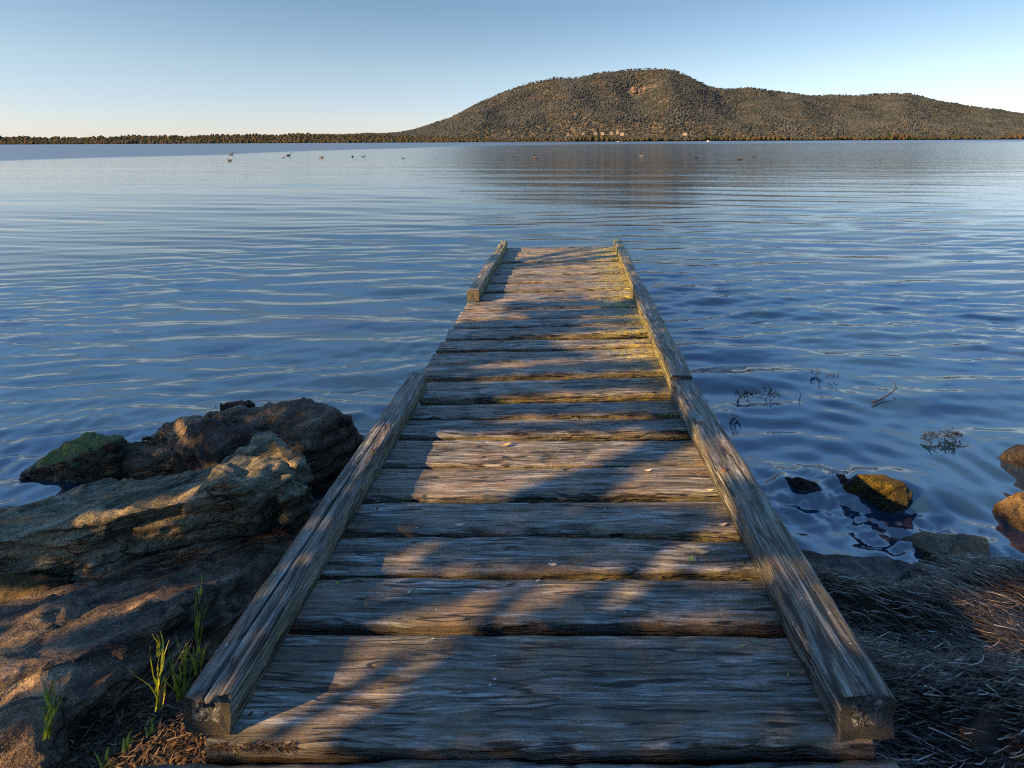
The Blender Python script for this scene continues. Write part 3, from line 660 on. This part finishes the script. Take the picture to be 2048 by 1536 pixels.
def twig(pts, r0, label, D=None):
    P = [at(px, py, WZ + dz) if D is None else atd(px, py, D) for px, py, dz in pts]
    V = []; Fq = []; k = 6; c0 = P[0].copy()
    for i, p in enumerate(P):
        tdir = (P[min(i + 1, len(P) - 1)] - P[max(i - 1, 0)]).normalized(); u = tdir.cross(Vector((0, .3, 1))).normalized(); w = tdir.cross(u)
        rr = r0 * (1 - .7 * i / (len(P) - 1))
        for j in range(k):
            a = 6.283 * j / k; V.append(tuple(p - c0 + (u * math.cos(a) + w * math.sin(a)) * rr))
    for i in range(len(P) - 1):
        for j in range(k): Fq.append((i * k + j, i * k + (j + 1) % k, (i + 1) * k + (j + 1) % k, (i + 1) * k + j))
    Fq += [tuple(range(k)), tuple(range((len(P) - 1) * k, len(P) * k))]
    me = bpy.data.meshes.new('twig'); me.from_pydata(V, [], Fq); me.update()
    tag(link('twig', me, M['weed'], loc=c0), label, 'twig')
twig([(1745, 805, .02), (1765, 797, .03), (1780, 788, .045), (1793, 776, .06), (1788, 764, .075), (1778, 755, .09)], .005, 'thin curved stem sticking out of the water right of the jetty')
twig([(1598, 805, .01), (1600, 795, .03), (1602, 788, .05), (1598, 781, .065)], .003, 'short thin stem poking from the water between the weed clumps')

# small fallen leaves and chips on the deck
def leaf(px, py, z, L, rot, mat, label, cat='leaf', curl=.3):
    V = []; n_ = 9
    for i in range(n_):
        t_ = i / (n_ - 1); w = L * .32 * math.sin(math.pi * min(1, t_ * .95 + .03)); zc = L * curl * (t_ - .5) ** 2 * 2
        x = (t_ - .5) * L
        V += [(x, -w / 2, zc + w * .2), (x, 0, zc), (x, w / 2, zc + w * .2)]
    Fq = []
    for i in range(n_ - 1):
        for j in (0, 1): Fq.append((i * 3 + j, i * 3 + j + 1, i * 3 + j + 4, i * 3 + j + 3))
    me = bpy.data.meshes.new('fallen_leaf'); me.from_pydata(V, [], Fq); me.update()
    o = link('fallen_leaf', me, mat, loc=at(px, py, z) + Vector((0, 0, .004))); o.rotation_euler = (0, 0, rot)
    sm = o.modifiers.new('thickness', 'SOLIDIFY'); sm.thickness = .0008
    tag(o, label, cat)
leaf(1010, 893, 0, .05, .3, M['dead_leaf'], 'orange-brown dead leaf on the sunlit plank in mid deck')
leaf(1382, 1122, 0, .028, 1.1, M['green_leaf'], 'small yellow-green leaf on the third plank near the right rail')
leaf(1400, 1108, 0, .055, -.25, M['dead_leaf'], 'thin rusty leaf beside the small green leaf near the right rail')
leaf(920, 1053, .0, .032, .1, M['pale_leaf'], 'pale flat chip at the edge of the fourth plank')
leaf(1105, 1133, .0, .026, -.1, M['pale_leaf'], 'pale chip on the front edge of the third plank, mid deck')
leaf(1296, 944, .0, .029, .05, M['pale_leaf'], 'pale chip on the sunlit plank near the right rail')
leaf(1445, 1053, .0, .032, .2, M['pale_leaf'], 'pale chip against the right kerb rail')
leaf(1420, 983, .0, .026, -.1, M['pale_leaf'], 'pale sliver on the fifth plank end by the right rail')
leaf(1075, 1165, .0, .014, .4, M['pale_leaf'], 'small cream pebble-like chip at the back of the second plank')
leaf(818, 1188, .0, .014, .9, M['pale_leaf'], 'white chip on the left half of the second plank')
leaf(1487, 1295, .0, .013, .2, M['green_leaf'], 'tiny green leaf on the widest plank near the right rail')
leaf(1576, 1354, .0, .013, 1.2, M['green_leaf'], 'tiny green leaf low on the widest plank by the right rail')
leaf(675, 1170, .0, .013, 0, M['green_leaf'], 'tiny green leaf on the left end of the second plank')

# ------------------------------------------------------------------ the hill and the far shore
OUT = [(300, 270), (560, 267), (700, 266), (800, 263), (830, 255), (900, 232), (960, 201), (1000, 182), (1060, 161), (1110, 151), (1150, 151), (1210, 139), (1270, 134), (1320, 131), (1345, 134), (1380, 149), (1415, 167), (1440, 173),
       (1500, 171), (1560, 179), (1620, 187), (1700, 187), (1790, 182), (1820, 184), (1880, 198), (1960, 211), (2048, 223), (2200, 243), (2500, 268)]
oa = np.array([ray(a, b)[0] for a, b in OUT]); oe = np.array([ray(a, b)[2] for a, b in OUT])
Y0, Y1 = 2000., 3000.
def hill_z(a, y):
    """height of the hill at azimuth a = x / y and depth y"""
    e = np.interp(a, oa, oe) - .0035
    t_ = np.clip((y - Y0) / (Y1 - Y0), 0, 1.6)
    sh = .14 * np.clip(t_ / .25, 0, 1) + .84 * np.clip((t_ - .12) / .88, 0, 1) ** .85
    spur = 1 + .16 * np.sin(a * 31 + 1.5 * np.sin(t_ * 3)) * np.sin(np.clip(t_, 0, 1) * math.pi) + .05 * np.sin(a * 73 + 3 * t_) * np.sin(np.clip(t_, 0, 1) * math.pi)
    z = e * y * sh * spur
    return np.where(t_ > 1, e * Y1 * (1 - (t_ - 1) * 1.2), z)
aa = np.linspace(-.75, 1.35, 520); yyv = np.concatenate([np.linspace(Y0 - 15, Y1, 90), np.linspace(Y1 + 30, Y1 + 550, 12)])
A, Yh = np.meshgrid(aa, yyv); Zh = hill_z(A, Yh); Zh[0] = -3
t = NT('hill_soil'); p = t.n('ShaderNodeNewGeometry').outputs['Position']; f = t.noise(p, .02, 6, .7)
t.P(Base_Color=t.ramp(f, [(.4, (.035, .032, .018)), (.6, (.10, .085, .05))]), Roughness=.95)
M['hill'] = t.m
tag(link('hill', mesh_np('hill', np.stack([A * Yh, Yh, Zh], -1).reshape(-1, 3), grid_faces(len(yyv), 520)), M['hill']), kind='structure')
# low far shore to the left
YS = 1700.
aS = np.linspace(-1.5, .05, 200)
yS = np.array([YS - 14, YS, YS + 40, YS + 120, YS + 700]); A, Yq = np.meshgrid(aS, yS); Zq = np.array([-3, 1, 6, 14, 9.])[:, None] * np.clip((-A - .04) / .3, 0, 1); Zq = np.where(Zq > .01, Zq, -3)
tag(link('far_shore', mesh_np('far_shore', np.stack([A * Yq, Yq, Zq], -1).reshape(-1, 3), grid_faces(5, 200)), M['hill']), kind='structure')

ph = (1 + 5 ** .5) / 2
ICO = np.array([(-1, ph, 0), (1, ph, 0), (-1, -ph, 0), (1, -ph, 0), (0, -1, ph), (0, 1, ph), (0, -1, -ph), (0, 1, -ph), (ph, 0, -1), (ph, 0, 1), (-ph, 0, -1), (-ph, 0, 1)]) / 1.902
IF = np.array([(0, 11, 5), (0, 5, 1), (0, 1, 7), (0, 7, 10), (0, 10, 11), (1, 5, 9), (5, 11, 4), (11, 10, 2), (10, 7, 6), (7, 1, 8), (3, 9, 4), (3, 4, 2), (3, 2, 6), (3, 6, 8), (3, 8, 9), (4, 9, 5), (2, 4, 11), (6, 2, 10), (8, 6, 7), (9, 8, 1)])
def crowns(name, P, rad, hh, mat):
    n = len(P); V = ICO[None] * np.stack([rad, rad, hh], 1)[:, None, :] * rng.uniform(.45, 1.4, (n, 12, 1)) + P[:, None, :]
    Fc = IF[None] + (np.arange(n) * 12)[:, None, None]
    return link(name, mesh_np(name, V.reshape(-1, 3), Fc.reshape(-1, 3), smooth=True), mat)
M['forest'] = island('forest_crowns', [(0.0314, 0.0432, 0.0456), (0.0375, 0.0489, 0.0522), (0.0427, 0.0512, 0.0589), (0.0331, 0.0455, 0.0485), (0.047, 0.0534, 0.0627), (0.0271, 0.0381, 0.0437), (0.0384, 0.0512, 0.0542), (0.0227, 0.033, 0.0389)], .9, spec=.1, patchy=True)
M['forest_dark'] = island('shore_trees', [(.034, .040, .022), (.018, .025, .016), (.050, .043, .025), (.038, .040, .024), (.060, .047, .028)], .9, spec=.1)
HOUSES = [(1136, 267.5), (1167, 266.5), (1191, 267), (1205, 266.5), (1223, 266), (1235, 264.5), (1244, 267.5), (1370, 267)]
YH = 2080.
n = 90000
ta = rng.uniform(-.5, 1.3, n); ty = Y0 + (Y1 - Y0) * rng.random(n) ** .8 * 1.02
tz = hill_z(ta, ty)
keep = np.ones(n, bool)
gul = .5 + .5 * np.sin(ta * 47 + 3 * np.sin(ty * .006)) * np.sin(ty * .011 + 2 * np.sin(ta * 20)); rad = np.clip(np.exp(rng.normal(1.05, .42, n)), 1.2, 8) * (1 + .4 * gul); hh = rng.uniform(1.8, 4.2, n) * (1 + 1.2 * gul ** 2)
for (hx, hy) in HOUSES:
    a0 = ray(hx, hy)[0]; keep &= ~((np.abs(ta - a0) < .0085) & (ty < YH - 42) & (ty > YH - 60))
a0, a1 = ray(1180, 265)[0], ray(1250, 265)[0]
keep &= ~((ta > a0) & (ta < a1) & (ty < YH - 25) & (ty > YH - 50) & (rng.random(n) < .0))
# outcrop clearing
oca = ray(1292, 180)[0]; YO = 2790.
keep &= ~((np.abs(ta - oca) < .034) & (np.abs(ty - YO + 25) < 45) & (rng.random(n) < .8))
P = np.stack([ta * ty, ty, tz + hh * .5], 1)[keep]
tag(crowns('forest', P, rad[keep], hh[keep], M['forest']), kind='stuff')
# shore belt: taller darker gums by the water
n = 5200
ta = rng.uniform(-.28, 1.3, n); ty = Y0 - 12 + rng.random(n) * 60
hh = rng.uniform(6, 11, n) * (.8 + .35 * np.sin(ta * 40) * np.sin(ta * 17 + 1)); P = np.stack([ta * ty, ty, hh * .9], 1)
k = np.ones(n, bool)
tag(crowns('shore_forest', P[k], rng.uniform(4, 8, n)[k], hh[k], M['forest_dark']), kind='stuff')
n = 9000
ta = rng.uniform(-1.45, .0, n); ty = YS - 8 + rng.random(n) ** 1.5 * 130
hill_b = 4 + 3.5 * np.exp(-((ta + .55) / .22) ** 2) + 1.5 * np.sin(ta * 9)
hh = rng.uniform(2.5, 6, n) * (1 + .35 * np.sin(ta * 23 + 2 * np.sin(ta * 7)) * np.sin(ta * 61)); P = np.stack([ta * ty, ty, hh * .8 + (ty - YS) / 130 * (hill_b + 16)], 1)
P[:, 2] *= np.clip((-ta - .04) / .3, .12, 1); hh *= np.clip((-ta) / .25, .3, 1)
tag(crowns('far_shore_forest', P, rng.uniform(2.8, 6, n), hh, M['forest_dark']), kind='stuff')
# houses on the lower slope
def box(name, x0, x1, y0, y1, z0, z1, mat, parent):
    bm = bmesh.new(); bmesh.ops.create_cube(bm, size=1)
    for v in bm.verts: v.co = Vector((x0 if v.co.x < 0 else x1, y0 if v.co.y < 0 else y1, z0 if v.co.z < 0 else z1))
    me = bpy.data.meshes.new(name); bm.to_mesh(me); bm.free(); return link(name, me, mat, parent)
HL = ['small grey-cream cottage alone at the left end of the hillside houses', 'low tan house second from the left on the lower slope', 'pinkish house third from the left among the hillside houses',
      'cream house left of the middle of the hillside row, dark roof', 'yellowish house in the middle of the hillside row', 'pale pink house, highest of the hillside row',
      'bright cream house at the right end of the close row of hillside houses', 'long low tan house standing apart on the right of the lower slope']
for i, (hx, hy) in enumerate(HOUSES):
    c = atd(hx, hy, YH - 46 + (i % 3) * 6); w = [3, 4, 5, 6.5, 4.5, 5, 7, 8][i]; hgt = [3, 3, 3.5, 4, 3.5, 4, 4.5, 2.6][i]
    h = empty('house', (c.x, c.y, c.z - 3)); tag(h, HL[i], 'house', 'pale houses on the lower slope of the hill')
    h.rotation_euler = (0, 0, random.uniform(-.3, .3))
    box('wall', -w, w, -4, 4, -4, hgt, M['house_wall'], h)
    V = [(-w - .6, -4.7, hgt), (w + .6, -4.7, hgt), (w + .6, 4.7, hgt), (-w - .6, 4.7, hgt), (-w * .7, 0, hgt + 2.6), (w * .7, 0, hgt + 2.6)]
    me = bpy.data.meshes.new('roof'); me.from_pydata(V, [], [(0, 1, 5, 4), (1, 2, 5), (2, 3, 4, 5), (3, 0, 4), (3, 2, 1, 0)]); me.update(); link('roof', me, M['house_roof'], h)
    for q in (-.55, 0, .55): box('window', q * w - .9, q * w + .9, -4.06, -4.003, hgt - 3.2, hgt - 1.6, M['house_glass'], h)
# pinkish outcrop near the summit
bm = bmesh.new(); r9 = random.Random(5)
for i in range(34):
    px = 1264 + i * 1.75 + r9.uniform(-2, 2); py = 181 + r9.gauss(0, 3.5) - (px - 1292) * .06
    c = atd(px, py, YO - 40 + r9.uniform(-4, 4)); s_ = r9.uniform(6, 12)
    vs = [bm.verts.new(c + Vector((r9.uniform(-1, 1) * s_, r9.uniform(-1, 1) * s_, r9.uniform(-1, 1) * s_ * .8))) for _ in range(14)]
    r = bmesh.ops.convex_hull(bm, input=vs); bmesh.ops.delete(bm, geom=list({g for g in r['geom_interior'] + r['geom_unused'] if isinstance(g, bmesh.types.BMVert)}), context='VERTS')
ctr = atd(1292, 190, YO); bmesh.ops.translate(bm, verts=bm.verts, vec=-ctr)
me = bpy.data.meshes.new('rock_outcrop'); bm.to_mesh(me); bm.free()
tag(link('rock_outcrop', me, simple('pink_granite', (.13, .105, .09), .9, .3, .1), loc=ctr), 'pinkish bare rock outcrop high on the wooded hill below its summit', 'rock')
# two white boats moored off the far shore
def boat(px, D, L, label):
    c = atd(px, 283, D); b = empty('boat', (c.x, D, WZ)); tag(b, label, 'boat', 'white boats off the far shore')
    n_ = 9; V = []; Fq = []
    for i in range(n_):
        t_ = i / (n_ - 1); x = (t_ - .5) * L; w = L * .17 * (1 - max(0, t_ - .4) ** 2 * 2.7); hh_ = L * .13 * (1 + .4 * t_)
        V += [(x, -w, hh_), (x, -w * .7, 0), (x, 0, -L * .05), (x, w * .7, 0), (x, w, hh_)]
    for i in range(n_ - 1):
        for j in range(5): Fq.append((i * 5 + j, (i + 1) * 5 + j, (i + 1) * 5 + (j + 1) % 5, i * 5 + (j + 1) % 5))
    Fq += [(0, 1, 2, 3, 4), tuple((n_ - 1) * 5 + j for j in range(5))]
    me = bpy.data.meshes.new('hull'); me.from_pydata(V, [], Fq); me.update(); link('hull', me, M['boat_white'], b)
    box('cabin', -L * .15, L * .12, -L * .1, L * .1, L * .14, L * .30, M['boat_white'], b)
boat(1416, 900, 6., 'tiny white boat near the far shore under the hill, right of the houses')
boat(1236, 1100, 5., 'tiny white boat near the far shore right below the houses')

# ------------------------------------------------------------------ water birds
def bird_body(L, neck, mat, parent, pose):
    sp = [(-.62, .20, .02), (-.45, .17, .07), (-.2, .13, .15), (.05, .12, .18), (.28, .15, .13), (.38, .22, .07), (.42, .22 + neck * .5, .045), (.44, .22 + neck, .045), (.50, .27 + neck, .06), (.57, .26 + neck, .04)]
    if pose == 'tuck': sp = [(-.62, .18, .02), (-.45, .17, .08), (-.2, .14, .16), (.05, .13, .19), (.25, .15, .15), (.33, .22, .09), (.33, .28, .065), (.38, .30, .06), (.44, .29, .04)]
    V = []; Fq = []; k = 10
    P = [Vector((a, 0, b)) for a, b, c in sp]
    for i, p in enumerate(P):
        td = (P[min(i + 1, len(P) - 1)] - P[max(i - 1, 0)]).normalized(); w = td.cross(Vector((0, 1, 0))).normalized()
        for j in range(k):
            a = 6.283 * j / k; V.append(tuple((p + (Vector((0, 1, 0)) * math.cos(a) * 1.05 + w * math.sin(a) * .85) * sp[i][2]) * L))
    for i in range(len(P) - 1):
        for j in range(k): Fq.append((i * k + j, i * k + (j + 1) % k, (i + 1) * k + (j + 1) % k, (i + 1) * k + j))
    Fq += [tuple(range(k)), tuple(range((len(P) - 1) * k, len(P) * k))]
    me = bpy.data.meshes.new('body'); me.from_pydata(V, [], Fq); me.polygons.foreach_set('use_smooth', [True] * len(Fq)); me.update()
    bm = bmesh.new(); bm.from_mesh(me); bmesh.ops.recalc_face_normals(bm, faces=bm.faces); bm.to_mesh(me); bm.free()
    link('body', me, mat, parent)
    e = P[-1]; bm = bmesh.new(); bmesh.ops.create_cone(bm, cap_ends=True, segments=6, radius1=.028 * L, radius2=.008 * L, depth=.12 * L)
    for v in bm.verts: v.co = Vector((v.co.z, v.co.y, -v.co.x)) + Vector((e.x + .06, 0, e.z - .01)) * L
    me = bpy.data.meshes.new('bill'); bm.to_mesh(me); bm.free(); link('bill', me, M['bill'], parent)
BIRDS = [(462, 307, 13, 0, 'dark', .25, 'n', 'black bird farthest left, directly behind another bird'), (459, 319, 14, 180, 'dark', .05, 'tuck', 'dark bird farthest left, nearest to the jetty of its pair'),
         (566, 312, 10, 0, 'pale', .1, 'tuck', 'pale grey bird swimming just left of a small dark one'), (577, 309, 7, 80, 'dark', .3, 'n', 'small upright dark bird right behind the pale grey bird'),
         (643, 313, 13, 0, 'brown', .1, 'tuck', 'brown bird alone between the left group and the middle pair'), (705, 311, 6, 90, 'brown', .2, 'n', 'small brown bird of the pair left of the hill foot, left one'),
         (727, 311, 8, 20, 'dark', .15, 'n', 'black bird of the pair left of the hill foot, right one'), (806, 314, 8, 170, 'dark', .12, 'n', 'lone round black bird in line with the left foot of the hill'),
         (1027, 311, 6, 90, 'dark', .2, 'n', 'small black bird above the far end of the jetty'), (1071, 314, 14, 180, 'brown', .05, 'tuck', 'low mauve-brown bird above the far end of the jetty'),
         (1284, 311, 12, 0, 'pale', .02, 'tuck', 'faint pale bird right of the jetty end below the hill'), (1392, 313, 11, 0, 'dark', .08, 'tuck', 'black bird alone right of the jetty, before the hill reflection'),
         (1478, 317, 12, 180, 'dark', .1, 'n', 'larger black bird of the right pair, nearer one'), (1508, 312, 10, 0, 'dark', .1, 'n', 'smaller black bird of the right pair, farther one')]
for (px, py, w, rot, colr, neck, pose, lab) in BIRDS:
    c = at(px, py + 3, WZ); L = w / F * c.y * 1.0 / (1.15 if rot not in (80, 90) else .6)
    b = empty('water_bird', (c.x, c.y, WZ)); b.rotation_euler = (0, 0, R(rot + random.uniform(-20, 20)))
    tag(b, lab, 'bird', 'birds floating on the lake'); bird_body(L, neck, M['bird_' + colr], b, pose)

# ------------------------------------------------------------------ trees on the bank behind the camera: they dapple the deck
TE = math.tan(EL)
def uw(P): 
    s = P[0] * dirh[0] + P[1] * dirh[1]; u = P[0] * nrm[0] + P[1] * nrm[1]; return (u, P[2] + s * TE)
def poly(pts, z=0., D=None): return np.array([uw(at(a, b, z) if D is None else atd(a, b, D)) for a, b in pts])
LIT = [poly([(395, 1545), (600, 1545), (620, 1505), (760, 1415), (905, 1290), (885, 1262), (735, 1262), (690, 1330), (560, 1440), (430, 1480)]),
       poly([(730, 1262), (905, 1262), (1020, 1235), (1190, 1170), (1235, 1145), (1090, 1160), (930, 1195)]),
       poly([(1170, 1232), (1230, 1222), (1400, 1090), (1450, 1050), (1350, 1078), (1270, 1150)]),
       poly([(740, 1138), (820, 1138), (885, 1080), (750, 1075)]),
       poly([(820, 1005), (1015, 1005), (1110, 965), (1240, 925), (1310, 868), (1290, 840), (1050, 850), (820, 862)]),
       poly([(1180, 1008), (1460, 1008), (1440, 940), (1400, 860), (1330, 918), (1240, 968)]),
       poly([(1400, 1078), (1500, 1078), (1490, 1045), (1400, 1050)]),
       poly([(760, 1136), (1230, 1133), (1230, 1152), (760, 1152)]), poly([(1290, 1128), (1500, 1128), (1500, 1146), (1290, 1146)]),
       poly([(740, 1236), (1070, 1236), (1070, 1256), (740, 1256)]), poly([(1190, 1236), (1520, 1236), (1520, 1256), (1190, 1256)]),
       poly([(720, 1054), (900, 1054), (900, 1072), (720, 1072)]),
       poly([(1090, 782), (1290, 775), (1290, 800), (1090, 806)]),
       poly([(1100, 668), (1320, 655), (1330, 720), (1200, 712), (1100, 690)]),
       poly([(1010, 600), (1010, 498), (1260, 490), (1290, 620), (1150, 590)]), poly([(900, 600), (1020, 590), (1000, 640), (900, 650)]),
       np.array([uw(Vector(q)) for q in ((.46, 1.75, .0), (.62, 1.75, .0), (.62, 6.6, .0), (.44, 6.6, .0))]),
       poly([(425, 960), (420, 925), (500, 885), (565, 900), (565, 950), (490, 945)], .03), poly([(315, 855), (375, 838), (372, 892), (325, 885)], -.12),
       poly([(-60, 1225), (200, 1195), (330, 1160), (300, 1200), (160, 1260), (-60, 1320)], -.08), poly([(-120, 1300), (100, 1310), (210, 1395), (230, 1590), (-120, 1590)], -.12), poly([(-120, 1300), (60, 1310), (150, 1395), (170, 1590), (-120, 1590)], -.06), poly([(-160, 1300), (60, 1300), (170, 1395), (190, 1600), (-160, 1600)], .0), poly([(-30, 1175), (240, 1175), (200, 1200), (-30, 1230)], -.17),
       poly([(240, 930), (400, 920), (400, 945), (240, 965)], -.15),
       poly([(330, 1355), (460, 1355), (460, 1510), (330, 1510)], D=1.08), poly([(1670, 1420), (1730, 1420), (1730, 1510), (1670, 1510)], D=1.09),
       poly([(300, 1250), (400, 1150), (425, 1160), (425, 1300), (380, 1420), (300, 1420)], D=1.3),
       poly([(200, 1440), (420, 1430), (450, 1515), (200, 1540)], -.12),
       poly([(1690, 935), (1835, 935), (1835, 1020), (1720, 1020)], -.29), poly([(1970, 965), (2090, 965), (2090, 1090), (1990, 1060)], -.27),
       poly([(1860, 1195), (2090, 1150), (2090, 1320), (1960, 1290)], -.19), poly([(1620, 1150), (1900, 1160), (1900, 1180), (1620, 1190)], -.24)]
for i, (bl, br, fl, fr, xl, xr) in enumerate(PL):        # gaps that let the sun onto the cut faces of the planks
    if i < 5: continue
    ya = at(900, fl, 0).y; yb_ = at(1300, fr, 0).y; x0_ = random.uniform(-.6, .1); x1_ = .62
    f_ = lambda x: ya + (yb_ - ya) * (x + .25) / .4 if False else ya + (yb_ - ya) * min(1, max(0, (x + .6) / 1.1))
    LIT.append(np.array([uw(Vector(q)) for q in ((x0_, f_(x0_) - .062, 0), (x1_, f_(x1_) - .062, 0), (x1_, f_(x1_) + .006, 0), (x0_, f_(x0_) + .006, 0))]))
def inside(pg, u, w):
    r = np.zeros(len(u), bool); n_ = len(pg)
    for i in range(n_):
        x0, y0 = pg[i]; x1, y1 = pg[(i + 1) % n_]
        c = ((y0 > w) != (y1 > w)) & (u < (x1 - x0) * (w - y0) / (y1 - y0 + 1e-12) + x0); r ^= c
    return r
LIT.append(poly([(120, 1045), (330, 982), (445, 945), (450, 968), (330, 1005), (120, 1062)], .0))
TB = {'s0': -3.9}
DARK = [poly([(540, 1462), (575, 1462), (830, 1318), (790, 1310)]), poly([(900, 1262), (960, 1262), (1080, 1165), (1050, 1160)]), poly([(1290, 795), (1400, 790), (1420, 880), (1300, 862)]), poly([(820, 868), (1310, 860), (1300, 842), (820, 848)])]
st = .021
gu, gw = np.meshgrid(np.arange(-.9, 5.6, st), np.arange(-.95, 1.95, st)); gu = gu.ravel(); gw = gw.ravel()
LU = []; 
for layer in range(3):
    u = gu + rng.uniform(-.6, .6, len(gu)) * st; w = gw + rng.uniform(-.6, .6, len(gu)) * st
    lit = np.zeros(len(u), bool)
    for pg in LIT: lit |= inside(pg, u, w)
    for pg in DARK: lit &= ~inside(pg, u, w)
    s_d = w / TE                                       # where that ray would reach the deck
    xd = u * nrm[0] + s_d * dirh[0]; yd = u * nrm[1] + s_d * dirh[1]
    cl = np.array([noise.fractal(Vector((a * 3.2, b * 9, 2.)), 1, 2, 3) for a, b in zip(u, w)])
    far = (yd > 2.9) & (xd > -1.0) & (xd < 1.2) & (cl > np.where(yd < 4.4, .40, .10))
    openw = ((yd > 2.6) & (xd < -1.0)) | ((yd > 1.9) & (xd > .95)) | (yd > 7.2) | (yd > 9)
    keep = ~lit & ~far & ~openw
    s_ = TB['s0'] + rng.uniform(-.5, .5, len(u)) + (layer - 1) * .3
    z = w - s_ * TE
    LU.append(np.stack([u, s_, z], 1)[keep])
LU = np.concatenate(LU)
px_ = LU[:, 0] * nrm[0] + LU[:, 1] * dirh[0]; py_ = LU[:, 0] * nrm[1] + LU[:, 1] * dirh[1]
P = np.stack([px_, py_, LU[:, 2]], 1)
nb_ = 15000
ub = rng.uniform(-3.0, 5.6, nb_); sb = TB['s0'] + rng.uniform(-3.2, .3, nb_); zb = 3.9 - .42 * (sb - TB['s0']) * 1 + rng.random(nb_) ** 1.3 * 6.5
P2 = np.stack([ub * nrm[0] + sb * dirh[0], ub * nrm[1] + sb * dirh[1], zb], 1)
tree_u = [-.25, 1.69, 3.3, 4.9]
own2 = np.argmin(np.abs(ub[:, None] - np.array(tree_u)[None] + rng.normal(0, .4, (nb_, 1))), 1)
own = np.argmin(np.abs(LU[:, 0][:, None] - np.array(tree_u)[None] + rng.normal(0, .25, (len(P), 1))), 1)
TL = ['leafy low bank tree behind the camera, nearest the jetty start', 'leafy low bank tree behind the camera, second from the jetty start', 'leafy low bank tree left of the camera, third from the jetty start', 'leafy low bank tree left of the camera, farthest from the jetty start']
for k, tu in enumerate(tree_u):
    bx = tu * nrm[0] + (TB['s0'] - 1.1) * dirh[0]; by = tu * nrm[1] + (TB['s0'] - 1.1) * dirh[1]; bz = float(gz(bx, by)) - .1
    tr = empty('bank_tree', (bx, by, bz)); tag(tr, TL[k], 'tree', 'trees on the bank behind the viewpoint')
    Q = P[own == k] - np.array([bx, by, bz]); n = len(Q)
    a1 = rng.normal(0, 1, (n, 3)); a1 /= np.linalg.norm(a1, axis=1)[:, None]; a2 = np.cross(a1, rng.normal(0, 1, (n, 3))); a2 /= np.linalg.norm(a2, axis=1)[:, None]
    L = rng.uniform(.020, .034, (n, 1)); V = np.stack([Q - a1 * L, Q + a2 * L * .6, Q + a1 * L, Q - a2 * L * .6], 1).reshape(-1, 3)
    Q2 = P2[own2 == k] - np.array([bx, by, bz]); m2_ = len(Q2)
    b1_ = rng.normal(0, 1, (m2_, 3)); b1_ /= np.linalg.norm(b1_, axis=1)[:, None]; b2_ = np.cross(b1_, rng.normal(0, 1, (m2_, 3))); b2_ /= np.linalg.norm(b2_, axis=1)[:, None]
    L2 = rng.uniform(.07, .14, (m2_, 1)); V = np.concatenate([V, np.stack([Q2 - b1_ * L2, Q2 + b2_ * L2 * .5, Q2 + b1_ * L2, Q2 - b2_ * L2 * .5], 1).reshape(-1, 3)]); n += m2_
    link('crown', mesh_np('crown', V, np.arange(n * 4).reshape(n, 4), smooth=False), M['leaf'], tr)
    V = []; Fq = []; kk = 8
    def limb(p, q, r0, r1):
        b = len(V); p = Vector(p); q = Vector(q); td = (q - p).normalized(); uu = td.cross(Vector((.3, .9, .1))).normalized(); ww = td.cross(uu)
        for i in range(6):
            t_ = i / 5; c = p.lerp(q, t_) + Vector((noise.noise(p + Vector((t_ * 2, 0, 0))), noise.noise(q + Vector((0, t_ * 2, 0))), 0)) * .06 * math.sin(t_ * 3.14); rr = r0 + (r1 - r0) * t_
            for j in range(kk): a = 6.283 * j / kk; V.append(tuple(c + (uu * math.cos(a) + ww * math.sin(a)) * rr))
        for i in range(5):
            for j in range(kk): Fq.append((b + i * kk + j, b + i * kk + (j + 1) % kk, b + (i + 1) * kk + (j + 1) % kk, b + (i + 1) * kk + j))
    limb((0, 0, 0), (0, 0, 3.7), .058, .045)
    for i in range(9):
        a = i * .7; limb((0, 0, 3.4 + .03 * i), (math.cos(a) * 1.4, math.sin(a) * 1.2, 4.6 + .45 * i), .035, .01)
    me = bpy.data.meshes.new('trunk'); me.from_pydata(V, [], Fq); me.update(); link('trunk', me, M['bark'], tr)
S.render.film_transparent = False

S.cycles.use_denoising = False
S.cycles.filter_width = 1.15
S.cycles.sample_clamp_indirect = 4
S.cycles.max_bounces = 6
